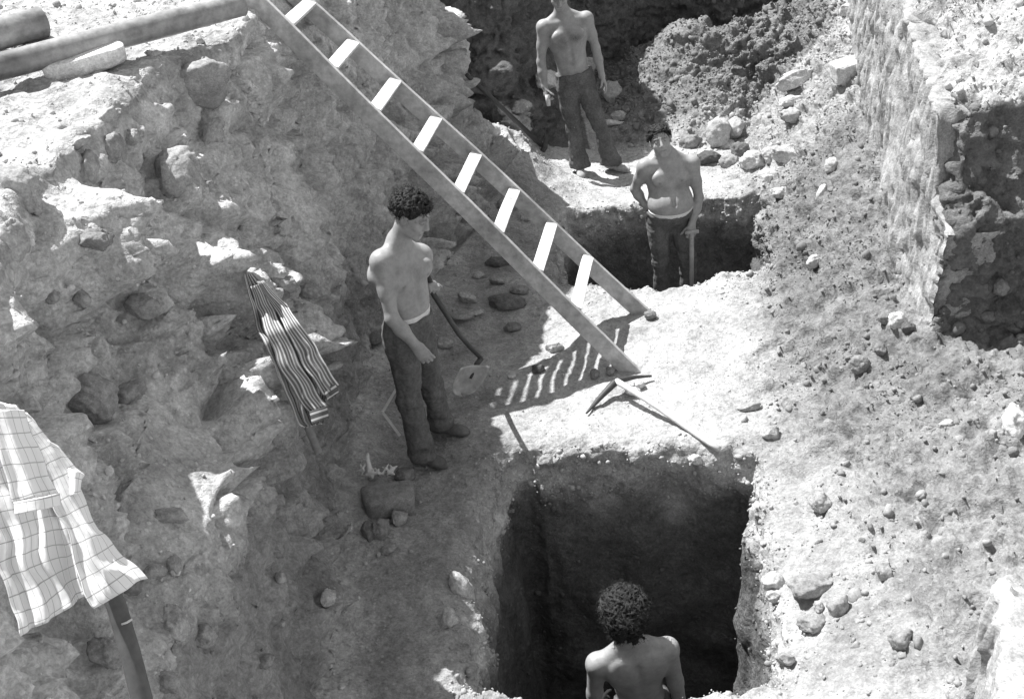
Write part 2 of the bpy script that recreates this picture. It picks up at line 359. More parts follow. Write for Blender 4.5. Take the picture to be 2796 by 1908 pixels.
def mapped_noise(P,N_):
    x,y,z=P[:,0],P[:,1],P[:,2]
    left=sst(-.75,-1.05,x-np.where(y>6.5,(y-6.5)*.33,0))*1.0
    steep=1-np.abs(N_[:,2])
    wallL=left*sst(2.55,2.35,z+.0*x)*sst(.15,.4,steep)
    plate=left*sst(2.45,2.58,z)
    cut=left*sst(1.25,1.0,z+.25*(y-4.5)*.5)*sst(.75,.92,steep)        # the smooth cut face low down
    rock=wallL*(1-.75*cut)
    right=sst(1.35,1.9,x-np.clip((y-6)*.16,0,1))
    floor=(1-left)*(1-right)*sst(-.12,-.02,z)
    heap=sst(10.7,11.2,y)*sst(.9,1.4,x)
    pit=sst(-.05,-.3,z)*(y<10)
    d=np.zeros(len(P))
    d+=fbm(P,1.7,3,40)*(.05+.10*rock)
    # angular blocky rubble of the old fill: bulging lumps
    W3=np.stack([fbm(P,2.5,3,1),fbm(P,2.5,3,2),fbm(P,2.5,3,3)],1)
    hA,eA=facets(P*np.array([1,1,1.2])+.10*W3,1.7,7,1.3); hB,eB=facets(P*np.array([1,1,1.15])+.06*W3,4.2,11,1.2); hC,eC=facets(P+.03*W3,10.5,15,1.1)
    var=.45+.9*sst(-.3,.4,fbm(P,.9,2,44))
    sA=sst(0,.16,eA);sB=sst(0,.2,eB); d+=rock*(hA*.42*var*sA+hB*.46*var*sB+hC*.45-.055*(1-sA)*var-.016*(1-sB))
    f1,f2,idv=worley(P+.06*W3,3.3,7,True); d+=rock*np.clip(.34-f1,0,1)*(idv>.62)*.45
    d+=rock*fbm(P,8,5,50,gain=.68)*.060
    d+=cut*(hB*.14+hC*.16)
    # vertical tool marks on the cut face
    Pc=P*np.array([1,1,.35]); d+=cut*fbm(Pc,6,4,60)*.05
    # soil slope: clods and slips
    e1,e2,ide=worley(P+.03*np.stack([vnoise(P,9,1),vnoise(P,9,2),vnoise(P,9,3)],1),10.0,23,True)
    hD,eD=facets(P+.02*W3,18,19,1.2); d+=right*(hB*.16*sst(-.3,.2,fbm(P,1.4,2,72))*sst(0,.15,eB)+hC*.50*sst(0,.2,eC)+hD*.16+np.clip(.42-e1,0,1)*(ide>.6)*.07)
    d+=right*(fbm(P,2.6,5,70,gain=.6)*.10+.02-np.abs(fbm(P,6.5,4,71,gain=.6))*.11)
    Ps=(P@np.array([[.8,-.6,0],[.6,.8,0],[0,0,1]]))*np.array([.5,1.6,1]); d+=right*fbm(Ps,4,3,75)*.03
    d+=heap*(fbm(P,4,5,80,gain=.6)*.08+hC*.28+hB*.15+.01-np.abs(fbm(P,8,3,83,gain=.5))*.05)
    d+=floor*(fbm(P,3.5,4,90)*.030+fbm(P,16,3,95)*.010)
    d+=plate*(fbm(P,6,4,98)*.03+hC*.2)
    d+=pit*fbm(P*np.array([1,1,.6]),4.5,4,99)*.06
    d+=fbm(P,24,2,101)*.009*(1-.4*floor)
    # crumbly pit lips
    lip=np.exp(-(poly_sd(x,y,PIT1)/.13)**2)+np.exp(-(poly_sd(x,y,PIT2)/.13)**2)
    d+=lip*sst(-.55,-.05,z)*(z<.4)*(fbm(P,12,4,110,gain=.6)*.06)
    return d,dict(left=left,right=right,floor=floor,heap=heap,pit=pit,rock=rock,cut=cut,plate=plate)
def build_terrain(VOX=.0205):
    gs=.045
    xs=np.arange(-4.6,5.45,gs); ys=np.arange(.3,15.2,gs)
    X,Yg=np.meshgrid(xs,ys)
    Z=base_height(X,Yg)
    ny,nx=X.shape; V=np.stack([X.ravel(),Yg.ravel(),Z.ravel()],1)
    i=np.arange(ny*nx).reshape(ny,nx)
    F=np.stack([i[:-1,:-1].ravel(),i[:-1,1:].ravel(),i[1:,1:].ravel(),i[1:,:-1].ravel()],1)
    # skirt and bottom
    V2=V.copy(); V2[:,2]=-2.9
    n=len(V); F2=F[:,::-1]+n
    def side(a): return np.stack([a[:-1],a[:-1]+n,a[1:]+n,a[1:]],1)
    Fs=[side(i[0,:][::1]),side(i[-1,:][::-1]),side(i[:,0][::-1]),side(i[:,-1])]
    # Fs orientation is irrelevant for the remesh
    o=mk('ground_tmp',np.concatenate([V,V2]),np.concatenate([F,F2]+Fs),smooth=False)
    md=o.modifiers.new('r','REMESH'); md.mode='VOXEL'; md.voxel_size=VOX; md.adaptivity=0
    dg=bpy.context.evaluated_depsgraph_get(); ev=o.evaluated_get(dg); me=ev.to_mesh()
    nv=len(me.vertices); P=np.empty(nv*3,np.float32); me.vertices.foreach_get('co',P); P=P.reshape(-1,3).astype(float)
    nl=len(me.loops); li=np.empty(nl,np.int32); me.loops.foreach_get('vertex_index',li)
    Fq=li.reshape(-1,4)
    ev.to_mesh_clear(); bpy.data.objects.remove(o)
    # drop bottom and outer sides, keep only what can be seen
    fc=P[Fq].mean(1); keep=(fc[:,2]>-2.75)&(fc[:,0]>-4.5)&(fc[:,0]<5.35)&(fc[:,1]>.4)&(fc[:,1]<15.0)
    Fq=Fq[keep]; used=np.unique(Fq); mp=np.full(nv,-1); mp[used]=np.arange(len(used)); P=P[used]; Fq=mp[Fq]
    P=smooth_mesh(P,Fq,2)
    Nn=vnormals(P,Fq)
    if Nn[:,2].mean()<0: Nn=-Nn; Fq=Fq[:,::-1]
    d,M=mapped_noise(P,Nn)
    P=P+Nn*d[:,None]
    x,y,z=P[:,0],P[:,1],P[:,2]
    R_=M['right']; lp=fbm(P,1.1,3,200)
    tone=.45+.11*sst(.9,2.2,z)+.06*fbm(P,1.6,3,203)
    tone=tone*(1-M['floor'])+(.28+.11*sst(-.6,.5,x-.12*(y-6))+.05*lp-.09*sst(1.15,1.5,x)*(y<6))*M['floor']  # floor toned darker leftwards, the bank's shade put into the colour
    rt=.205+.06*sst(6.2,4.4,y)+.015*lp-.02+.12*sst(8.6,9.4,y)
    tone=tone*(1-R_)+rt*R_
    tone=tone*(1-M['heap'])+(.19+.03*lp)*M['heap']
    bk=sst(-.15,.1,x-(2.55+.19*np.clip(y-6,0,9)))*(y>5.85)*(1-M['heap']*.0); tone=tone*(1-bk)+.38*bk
    tone=tone-.19*M['cut']; pit_shade=sst(-.04,-.45,z+.25*fbm(P,2.2,4,210))*(y<10); tone=tone*(1-pit_shade)+(.125+.04*lp)*pit_shade  # pit walls darken with depth: painted shade below the lips
    fr=(x>2.55)&(y>5.8)&(y<6.5)&(z<1.75); tone=np.where(fr,.14+.04*lp,tone)  # front face away from the sun, its shade painted as a dark tone
    tone=np.where(M['plate']>.5,.42,tone)
    tone=np.where((y>12.7)|((x<1.0)&(y>11.0)),.15,tone)  # dark tone on the back walls stands in for their shade
    print('terrain',len(P),time.time()-T0)
    return P,Fq,tone
TP,TF,TT=build_terrain()
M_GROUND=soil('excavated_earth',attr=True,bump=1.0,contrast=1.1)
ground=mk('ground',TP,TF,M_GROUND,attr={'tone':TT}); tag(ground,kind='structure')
TN=vnormals(TP,TF)
BV=BVHTree.FromPolygons([tuple(v) for v in TP],[tuple(f) for f in TF])
def G(x,y,S_=S):
    """point of the ground seen along a line of sight"""
    r=ray(x*S_,y*S_); h=BV.ray_cast(Vector(CAM),Vector(r).normalized())
    if h[0] is None: return PZ(x,y,0),np.array([0,0,1.])
    n=np.array(h[1]); 
    if n@r>0:n=-n
    return np.array(h[0]),n
def drop(x,y,ztop=4):
    h=BV.ray_cast(Vector((x,y,ztop)),Vector((0,0,-1))); return h[0].z if h[0] else 0.
print('bvh',time.time()-T0)
# far ground beyond the dig, so that the trench sits in a plain
def far_sheet():
    V=[];F=[]
    outer=[(-60,-60),(60,-60),(60,90),(-60,90)]; inner=[(-4.4,.45),(5.3,.45),(5.3,14.9),(-4.4,14.9)]
    V=[(x,y,2.45) for x,y in outer]+[(x,y,2.62) for x,y in inner]
    F=[(0,1,5,4),(1,2,6,5),(2,3,7,6),(3,0,4,7)]
    # walls closing the block
    V+=[(x,y,-3) for x,y in inner]; F+=[(4+i,4+(i+1)%4,8+(i+1)%4,8+i) for i in range(4)]
    o=mk('terrain',V,F,soil('far_earth',.36,bump=.3),smooth=False); tag(o,kind='structure')
far_sheet()
# ------------------------------------------------------------------ STONES
import bmesh
def ico(sub):
    bm=bmesh.new(); bmesh.ops.create_icosphere(bm,subdivisions=sub,radius=1.0)
    V=np.array([v.co[:] for v in bm.verts]); F=np.array([[v.index for v in f.verts] for f in bm.faces]); bm.free(); return V,F
ICO={k:ico(k) for k in(1,2,4)}
EX=np.array([math.cos(RO),0,0])+np.array([0,math.sin(TH),math.cos(TH)])*(-math.sin(RO)); EX=unit(EX)   # picture right
EU=unit(np.array([0,math.sin(TH),math.cos(TH)])*math.cos(RO)+np.array([math.sin(RO),0,0])); ED=np.cross(EX,EU)
def rock_shape(V,seed,ang,rough=.05):
    rng=np.random.RandomState(seed); P=V.copy()
    if ang>.6:
        P=np.sign(P)*np.abs(P)**(1-.55*(ang-.5)); P/=np.abs(P).max()*.98
        P=P@np.array([[1,.18*rng.normal(),0],[0,1,.15*rng.normal()],[0,0,1]])*(1+.22*(P[:,:1]*rng.uniform(-1,1)+P[:,1:2]*rng.uniform(-1,1)))*.92
    for k in range(int(10+8*ang)):
        n=unit(rng.normal(size=3)); d=rng.uniform(.60,.95)+(.18*(1-ang)); s=P@n; over=s-d
        P=np.where((over>0)[:,None],P-n*over[:,None]*(.65+.33*ang),P)
    P=P*(1+ .14*vnoise(V+seed*3.7,1.3,seed)[:,None]+rough*fbm(V+seed*1.3,4.5,3,seed)[:,None]+rough*.45*fbm(V+seed*2.3,13,3,seed+4)[:,None])
    return P
M_ROCK={}
def rockmat(t):
    k=round(t,2)
    if k not in M_ROCK:
        m=soil('stone_%02d'%int(k*100),k,scale=1.7,bump=.5,contrast=1.0); m.name='stone'; M_ROCK[k]=m
    return M_ROCK[k]
def rock(x,y,w,h,label,tone=.34,ang=.5,name='stone',cat='stone',group=None,embed=.25,rot=0,dep=None,seed=None):
    p,n=G(x,y); zc=(p-CAM)@np.array([0,math.cos(TH),-math.sin(TH)]); m=S/FPX*zc
    sx,sy=w*m/2,h*m/2; sd=dep if dep else (sx+sy)/2*.9
    V,F=ICO[4]; seed=seed or int(x*7+y*13)
    P=rock_shape(V,seed,ang,.12)
    P=rock_shape(V,seed,max(ang,.5),.17)
    onwall=(p[0]<-.75 and p[2]>.3); embed=min(.5,embed+.06+(.06 if onwall else 0))
    if onwall: P=rock_shape(V,seed,max(ang,.8),.2)
    if onwall: tone=.75*tone+.25*.30
    if group is None:
        group='stones in the left bank' if p[0]<-.9 and p[2]>.25 else 'stones at the foot of the spoil heap' if p[1]>9.3 and p[0]<3.2 else 'stones on the right slope' if p[0]>1.4 else 'stones on the trench floor'
    c,s_=math.cos(math.radians(rot)),math.sin(math.radians(rot)); a=EX*c+EU*s_; b=-EX*s_+EU*c
    W=P[:,:1]*a*sx+P[:,1:2]*b*sy+P[:,2:]*ED*sd
    cen=p+n*min(sy,sd)*(1-2*embed)
    o=mk(name,W,F,rockmat(tone),smooth=True,loc=None); o.data.transform(Matrix.Identity(4)); o.location=cen
    return tag(o,label,cat,group)
def R_(*a,**k): return rock(*a,**k)
def block(x,y,lx,ly,lz,yaw,label,tone,seed,name='cut_stone',cat='cut stone',tilt=(0,0),lift=0.,shift=0.,group=None):
    """rough-hewn rectangular stone: lx, ly, lz in metres"""
    p,n=G(x,y); p=p+unit(np.array([CAM[0]-p[0],CAM[1]-p[1],0]))*shift
    V,F=ICO[4]; V=np.sign(V)*np.abs(V)**.30; V/=np.abs(V).max(); rng=np.random.RandomState(seed)
    V=V*(1+.10*V[:,[1,2,0]]*rng.uniform(-1,1,3)); 
    for k in range(5):
        q=unit(rng.normal(size=3)); d_=rng.uniform(1.15,1.35); ov=V@q-d_; V=np.where((ov>0)[:,None],V-q*ov[:,None],V)
    V=V*np.array([lx,ly,lz])/2; V=V+.010*np.stack([fbm(V,14,3,seed+k) for k in range(3)],1)
    M=Matrix.Rotation(math.radians(yaw),3,'Z')@Matrix.Rotation(math.radians(tilt[0]),3,'X')@Matrix.Rotation(math.radians(tilt[1]),3,'Y')
    V=V@np.array(M).T
    o=mk(name,V,F,rockmat(tone)); o.location=p+np.array([0,0,lz*.36+lift]); return tag(o,label,cat,group)
block(196,158,.40,.22,.11,24,'broad flat white slab leaning on the long pipe on the bank top',.66,31,'slab','slab',(8,-4),.03,.05)
block(885,1150,.30,.19,.13,8,'large squared cut stone on the shaded floor near the worker\'s shoes',.24,32,tilt=(4,3),lift=.01)
block(1921,178,.27,.20,.17,12,'squared white building stone high on the right rubble slope',.5,33,tilt=(6,-8),lift=.02)
R_(80,150,60,36,'dark rounded stone tucked under the long pipe left of the white slab',.13,.2)
R_(62,58,62,44,'grey broken stone standing between the two pipes at the top left',.22,.8)
R_(1386,218,52,58,'bright boulder by the left hand of the worker at the back',.42,.5,'boulder','boulder')
R_(1412,262,44,22,'small flat white stone on the ground beside the bright boulder at the heap',.5,.9)
R_(1384,282,70,18,'thin pale slab lying right of the knees of the worker at the back',.55,.95,'slab')
R_(1236,183,62,50,'pale angular block behind the right hand of the worker at the back',.5,.95)
R_(1625,308,62,66,'largest rounded boulder at the foot of the dark spoil heap',.42,.35,'boulder','boulder',embed=.12)
R_(1668,293,46,52,'upright boulder leaning behind the largest boulder of the spoil heap',.36,.45,'boulder','boulder')
R_(1647,333,42,30,'egg-shaped stone tight in front of the largest heap boulder',.40,.15)
R_(1681,347,44,40,'dark hollow-looking stone right of the egg-shaped one at the heap foot',.16,.3)
R_(1566,327,52,40,'grey cobble by itself left of the largest heap boulder',.24,.3)
R_(1612,368,60,38,'dark clod in front of the boulders, just above the far pit',.10,.5)
R_(1657,373,48,40,'rounded mottled cobble above the right side of the far pit',.30,.2)
R_(1708,372,72,44,'broad white stone in front of the heap, between cobble and pit corner',.52,.5)
R_(1752,350,50,40,'small pale stone touching the angular white block on the right slope',.42,.7)
R_(1782,364,66,62,'big angular white block on the slope right of the heap boulders',.46,1.0,rot=25)
R_(1746,403,44,44,'round white cobble at the upper right corner of the far pit',.55,.15)
R_(1768,440,46,30,'white stone on the lip right of the far pit',.5,.5)
R_(1893,378,38,40,'pale round cobble alone on the dark right slope',.45,.2)
R_(1816,180,104,46,'long white stone lying below the rubble ridge, left of the squared one',.5,.8,rot=18,embed=.12)
R_(1803,229,66,30,'short loaf-shaped white stone under the long one on the rubble slope',.52,.4,rot=4)
R_(1923,26,38,34,'small white stone on the skyline of the rubble ridge',.5,.7)
R_(1800,262,56,36,'crumbling pale lump beneath the loaf-shaped white stone',.38,.6)
R_(1866,440,22,44,'small upright white pebble halfway up the dark right slope',.5,.3,rot=-20)
R_(1851,590,40,30,'pale lozenge-shaped stone on the slope right of the ladder foot',.42,.5,rot=30)
R_(2037,727,44,42,'bright white stone at the foot of the earth baulk',.52,.6)
R_(2063,745,34,28,'dark round cobble beside the white stone below the baulk',.12,.2)
R_(2010,722,38,34,'grey pointed stone left of the white stone below the baulk',.22,.8)
R_(1998,794,36,34,'grey triangular stone standing on the soil slope below the baulk',.2,.9)
R_(1953,828,46,40,'grey rounded stone left below the triangular one on the slope',.24,.4)
R_(1700,925,60,22,'dark-shadowed flat stone right of the upper end of the pale stick',.30,.7,rot=10)
R_(1748,985,44,36,'pale cobble among clods right of the middle of the pale stick',.36,.4)
R_(2146,970,42,30,'pale stone half out of the soil at the right, below the dark recess',.4,.7,rot=10)
R_(2312,968,54,84,'large white boulder cut by the right edge of the photo',.6,.4,'boulder','boulder',embed=.1)
R_(1845,1342,126,70,'largest flat stone on the slope right of the near pit',.28,.85,'boulder','boulder',rot=-8,embed=.25,dep=.10)
R_(1866,1141,52,50,'rounded lumpy stone above the largest flat stone on the slope',.34,.4)
R_(1902,1384,50,66,'upright stone wedged right under the largest flat stone',.30,.5,rot=-25)
R_(1862,1378,26,34,'small oval pebble under the lip of the largest flat stone',.38,.2)
R_(1756,1322,56,42,'white stone at the right lip of the near pit',.46,.5)
R_(1764,1352,44,34,'smaller pale stone directly below the white one at the pit lip',.42,.6)
R_(2008,1296,46,56,'jagged pale stone in the clods right of the largest flat stone',.32,.9)
R_(2046,1458,62,54,'broken grey stone low on the right slope near the bottom edge',.28,.9)
R_(1850,1420,70,44,'rounded grey lump below the upright wedged stone',.28,.4)
R_(1780,1500,52,34,'tilted slab over a dark gap at the lower right of the near pit',.3,.9,rot=-35)
R_(1727,1290,26,24,'dark cobble at the right edge of the near pit',.10,.3)
R_(1580,1042,34,26,'small white stone beside the lower end of the pale stick',.5,.5)
R_(1451,878,26,22,'round white pebble at the left foot of the ladder',.55,.2,embed=.1)
R_(1437,893,38,20,'oblong white pebble between the ladder foot and the pale stick',.55,.4,embed=.1)
R_(1385,846,22,24,'round cobble lying in the ladder shadow, nearer the rail',.25,.2,embed=.1)
R_(1350,855,22,26,'oval cobble lying in the ladder shadow, further from the rail',.22,.3,embed=.1)
R_(1477,722,28,24,'dark cobble wedged under the right foot of the ladder',.2,.3,embed=.1)
R_(1257,792,42,28,'pale stone in the sunlit patch left of the ladder',.44,.5)
R_(1222,840,30,26,'dark clod at the sun and shade edge beside the ladder shadow',.12,.5)
R_(1162,856,26,14,'thin white chip on the shaded floor left of the ladder shadow',.5,.9)
R_(1062,681,50,34,'pale angular stone on the shaded floor behind the standing worker',.36,.9)
R_(1078,712,52,22,'light flat stone under the pale angular one behind the worker',.36,.9,rot=12)
R_(1046,722,66,24,'low grey stone left of the light flat one on the shaded floor',.26,.7)
R_(1150,694,86,44,'dark oval boulder on the shaded floor, left of the ladder',.15,.3,'boulder','boulder',rot=-8)
R_(1009,784,42,34,'rounded pale cobble between the worker and his shovel shaft',.34,.4)
R_(1180,662,44,26,'small grey stone above the dark oval boulder near the ladder',.24,.6)
R_(1130,640,40,24,'flat grey stone on the floor between wall foot and ladder',.28,.8)
R_(1085,628,30,22,'light pebble high on the shaded floor behind the worker',.38,.5)
R_(1165,745,40,24,'brownish stone below the dark oval boulder on the floor',.2,.6)
R_(1190,496,40,22,'pale flat stone seen between the ladder rungs',.40,.9)
R_(1150,470,44,40,'pale boulder at the wall foot seen through the ladder',.32,.5)
R_(1130,600,54,28,'dark stone by the wall foot, under the ladder',.14,.5)
R_(916,1080,54,38,'flat grey stone touching the upper corner of the cut stone',.20,.9)
R_(905,1182,48,44,'pointed pale stone just below the cut stone',.30,1.0,embed=.1)
R_(866,1216,46,62,'long upright stone in the rubble below the cut stone',.24,.9,rot=-15,embed=.1)
R_(884,1247,42,26,'small curved stone lowest in the rubble below the cut stone',.28,.5,rot=20)
R_(838,1212,44,60,'dark stone left in the rubble below the cut stone',.16,.7)
R_(745,1352,42,46,'lone pale stone on the shaded floor at lower centre',.46,.6,embed=.1)
R_(776,1559,22,14,'tiny white chip on the shaded floor near the bottom edge',.5,.8)
R_(637,1312,30,38,'pale pebble stuck in the dark vertical earth cut',.36,.5,embed=.4)
R_(640,1412,18,24,'small light pebble low in the dark vertical earth cut',.34,.4,embed=.4)
R_(183,680,46,48,'round cobble in the left bank shelf, right one of the close pair',.36,.2,embed=.3)
R_(120,674,38,34,'round cobble in the left bank shelf, left one of the close pair',.34,.2,embed=.3)
R_(244,268,86,44,'pale slab sticking out of the left bank just under its sunlit top',.40,1.0,'slab',rot=22,embed=.3)
R_(174,322,70,30,'tilted flat stone under the sunlit bank edge at upper left',.36,1.0,rot=30,embed=.3)
R_(201,380,50,84,'leaf-shaped pale stone hanging in the upper left bank',.36,.8,embed=.35,rot=-8)
R_(250,338,56,92,'long grey boulder beside the leaf-shaped stone in the upper left bank',.28,.6,'boulder','boulder',embed=.4)
R_(298,312,36,40,'small squared pale stone right of the grey boulder in the upper bank',.36,.8,embed=.35)
R_(400,398,140,150,'great rounded boulder bulging from the middle of the left bank',.34,.35,'boulder','boulder',embed=.42)
R_(486,314,42,86,'pale elongated stone set in the face below the ladder top',.40,.6,embed=.35,rot=-14)
R_(440,175,150,110,'broad cracked boulder high in the face left of the ladder',.30,.5,'boulder','boulder',embed=.45)
R_(288,896,112,58,'overhanging slab above the dark hollow in the left bank',.30,.9,'slab',rot=28,embed=.35)
R_(205,890,140,110,'big smooth-faced block left of the overhanging slab',.28,.7,'boulder','boulder',embed=.4,rot=-30)
R_(44,420,110,110,'big pale boulder at the left photo edge below the sunlit top',.38,.5,'boulder','boulder',embed=.4)
R_(22,545,70,110,'pale rounded boulder at the left photo edge, second from the top',.40,.4,'boulder','boulder',embed=.4)
R_(215,540,90,60,'brownish block in the hollow under the leaf-shaped stone',.2,.8,embed=.4)
R_(330,690,90,60,'light crumbly block at the lip of the left bank shelf',.36,.7,embed=.4)
R_(640,640,80,46,'smooth oval stone right of the top of the striped shirt',.30,.3,embed=.35,rot=-20)
R_(705,660,60,44,'pale stone above the vertical cut, right of the striped shirt',.36,.6,embed=.35)
R_(349,1296,66,42,'pale knob of rock beside the corner of the checked shirt',.36,.5,embed=.3)
R_(394,1286,46,58,'rounded stone right of the pale knob near the checked shirt',.30,.2,embed=.3)
R_(386,1170,90,46,'pale lens-shaped stone above the corner of the checked shirt',.34,.5,embed=.35)
R_(396,1418,78,88,'pale craggy rock right of the wooden pole',.38,.7,'boulder','boulder',embed=.35)
R_(460,1436,66,56,'grey rounded rock right of the pale craggy one',.28,.3,embed=.35)
R_(250,1478,110,80,'wedge-shaped block left of the wooden pole',.28,.9,'boulder','boulder',embed=.35,rot=-30)
R_(380,1545,60,60,'light stone low in the bank at the bottom edge, right of the pole',.32,.5,embed=.35)
R_(300,1330,60,60,'dark stone behind the lower corner of the checked shirt',.18,.5,embed=.3)
R_(600,1500,50,40,'dim stone in the shaded cut at the bottom edge',.22,.5,embed=.4)
R_(2270,650,36,50,'pale oval stone set in the dark shaded face at the right',.22,.3,embed=.4)
R_(2240,718,40,30,'dim rounded stone in the dark shaded face, below the oval one',.17,.4,embed=.4)
R_(1240,1045,40,34,'pale lump on the lip of the near pit, left end',.3,.5)
R_(1040,1330,60,80,'whitish crumbly lump on the sunlit left lip of the near pit',.42,.7,embed=.4)
R_(1020,1410,54,60,'second whitish lump lower along the left lip of the near pit',.42,.7,embed=.4)
# ------------------------------------------------------------------ loose clods and gravel: nobody could count them
def scatter(name,mask,n,smin,smax,power,mat,seed,sub=1,flat=.75,tonefn=None,sink=.36):
    rng=np.random.RandomState(seed); 
    p=mask/mask.sum(); idx=rng.choice(len(TP),size=n,p=p); c=TP[idx]+rng.normal(scale=.008,size=(n,3))*[1,1,0]; nn=TN[idx]
    nn=np.where((nn[:,2:]<0),-nn,nn) if TN[:,2].mean()<0 else nn
    s=smin*( (1-rng.rand(n)*(1-(smin/smax)**power)) )**(-1/power)
    V,F=ICO[sub]; K=24; base=[rock_shape(V,900+seed+k,.95,.22) for k in range(K)]
    nv=len(V); out=np.empty((n,nv,3)); 
    q=rng.normal(size=(n,4)); q/=np.linalg.norm(q,axis=1)[:,None]; a,b,cc,d=q.T
    Rm=np.stack([np.stack([1-2*(cc*cc+d*d),2*(b*cc-a*d),2*(b*d+a*cc)],1),np.stack([2*(b*cc+a*d),1-2*(b*b+d*d),2*(cc*d-a*b)],1),np.stack([2*(b*d-a*cc),2*(cc*d+a*b),1-2*(b*b+cc*cc)],1)],1)
    ax=rng.uniform(.55,1.0,size=(n,3)); k=rng.randint(K,size=n); B=np.array(base)[k]*ax[:,None,:]
    out=np.einsum('nij,nvj->nvi',Rm,B)*s[:,None,None]+(c+nn*s[:,None]*(.55-sink*1.4))[:,None,:]
    Fall=(F[None]+np.arange(n)[:,None,None]*nv).reshape(-1,3)
    tone=np.repeat(TT[idx]*rng.uniform(.85,1.25,size=n),nv)
    o=mk(name,out.reshape(-1,3),Fall,mat,smooth=(sub>1),attr={'tone':tone}); tag(o,kind='stuff'); return o
M_CLOD=soil('clod_earth',attr=True,scale=2.0,bump=.35,contrast=.7)
x,y,z=TP.T
inview=((x/(y*.857+(4.2-z)*.515+1e-6))>-.50)&((x/(y*.857+(4.2-z)*.515+1e-6))<.56)&(y>2.2)&(z>-.35)
upf=np.clip(np.abs(TN[:,2])-.2,0,1)
rg=sst(1.25,1.9,x-np.clip((y-6)*.16,0,1)); hp=sst(10.6,11.1,y)*sst(.9,1.5,x)*(y<13.2)
pat=sst(-.15,.35,fbm(TP,1.6,3,301)); pat2=sst(.0,.4,fbm(TP,3.1,3,305))
near=1/np.maximum(y,3)
mR=inview*upf*rg*(.12+pat)*(.3+.7*sst(3.0,9,y)); mH=inview*upf*hp
mF=inview*upf*(1-.8*rg)*(x>-1.2)*(1-hp)*(z<.6)*(.25+.75*pat2)*(.2+.8*(1-np.exp(-((x-.9)**2/.5+(y-6.6)**2/.8))))
mL=inview*upf*(x<-.9)*(z>.2)*(.2+pat); mT=inview*(z>2.4)*(x<-1)*(y<7.5)*upf
scatter('loose_clods',mR,30000,.005,.060,2.5,M_CLOD,1)
scatter('heap_clods',mH,12000,.008,.06,2.3,M_CLOD,2)
scatter('floor_gravel',mF,9000,.004,.030,2.4,M_CLOD,3)
scatter('bank_rubble',mL+.6*mT,7000,.006,.05,2.2,M_CLOD,4)
lipm=inview*(np.exp(-(poly_sd(x,y,PIT1)/.12)**2)+np.exp(-(poly_sd(x,y,PIT2)/.12)**2))*(z>-.3)*(z<.4)
scatter('right_bank_lumps',inview*upf*(rg+.6*hp)*(.15+pat2),4200,.014,.055,2.3,M_CLOD,7,sub=2,sink=.5)
pw=(np.minimum(np.abs(poly_sd(x,y,PIT1)),np.abs(poly_sd(x,y,PIT2)))<.25)*(z>-1.8)*(z<-.12)*(np.abs(TN[:,2])<.6)
scatter('pit_wall_stones',pw,900,.008,.05,2.2,M_CLOD,8,sub=2,sink=.5)
scatter('pit_lip_crumbs',lipm,3500,.006,.035,2.2,M_CLOD,5)
print('stones',time.time()-T0)
# ------------------------------------------------------------------ PEOPLE
def skinmat():
    m,nt,b=nodes('tanned_skin'); L=nt.links.new
    tc=N(nt,'ShaderNodeTexCoord'); n1=N(nt,'ShaderNodeTexNoise',Scale=14.0,Detail=6.0,Roughness=.6); L(tc.outputs['Object'],n1.inputs['Vector'])
    n2=N(nt,'ShaderNodeTexNoise',Scale=120.0,Detail=5.0); L(tc.outputs['Object'],n2.inputs['Vector'])
    n4=N(nt,'ShaderNodeTexNoise',Scale=45.0,Detail=5.0,Roughness=.7); L(tc.outputs['Object'],n4.inputs['Vector'])
    base=mixc(nt,1.0,ramp(nt,n1.outputs[0],[(.3,.28),(.7,.38)]),ramp(nt,n4.outputs[0],[(.35,.86),(.6,1.0)]),'MULTIPLY')
    a=N(nt,'ShaderNodeAttribute'); a.attribute_name='body_hair'
    hf=math_(nt,'MULTIPLY',a.outputs['Fac'],ramp(nt,n2.outputs[0],[(.35,.55),(.62,1.0)]))
    col=mixc(nt,hf,base,.07); L(col,b.inputs['Base Color'])
    b.inputs['Roughness'].default_value=.48; b.inputs['Specular IOR Level'].default_value=.4
    b.inputs['Subsurface Weight'].default_value=.06; b.inputs['Subsurface Radius'].default_value=(.01,.01,.01)
    bp=N(nt,'ShaderNodeBump',Strength=.3,Distance=.004); L(n2.outputs[0],bp.inputs['Height']); L(bp.outputs[0],b.inputs['Normal'])
    return m
M_SKIN=skinmat()
M_TR=plain('dark_trouser_cloth',.12,.95,60,.3,.35,.004,spec=.1)
M_TR2=plain('grey_trouser_cloth',.12,.95,60,.3,.35,.004,spec=.1)
M_HAIR=plain('dark_curly_hair',.030,.75,110,.5,.8,.006,spec=.2)
M_BAND=plain('white_waistband',.7,.8,50,.1,.1,.002)
M_SHOE=plain('dusty_leather',.11,.7,40,.35,.3,.003)
M_SHOE2=plain('pale_dusty_shoe',.3,.8,40,.3,.3,.003)
def frame(f,u):
    f=unit(f); u=unit(np.asarray(u)-f*(np.asarray(u)@f)); r=np.cross(f,u); return r,f,u
def cols(r,f,u): return np.stack([r,f,u],1)
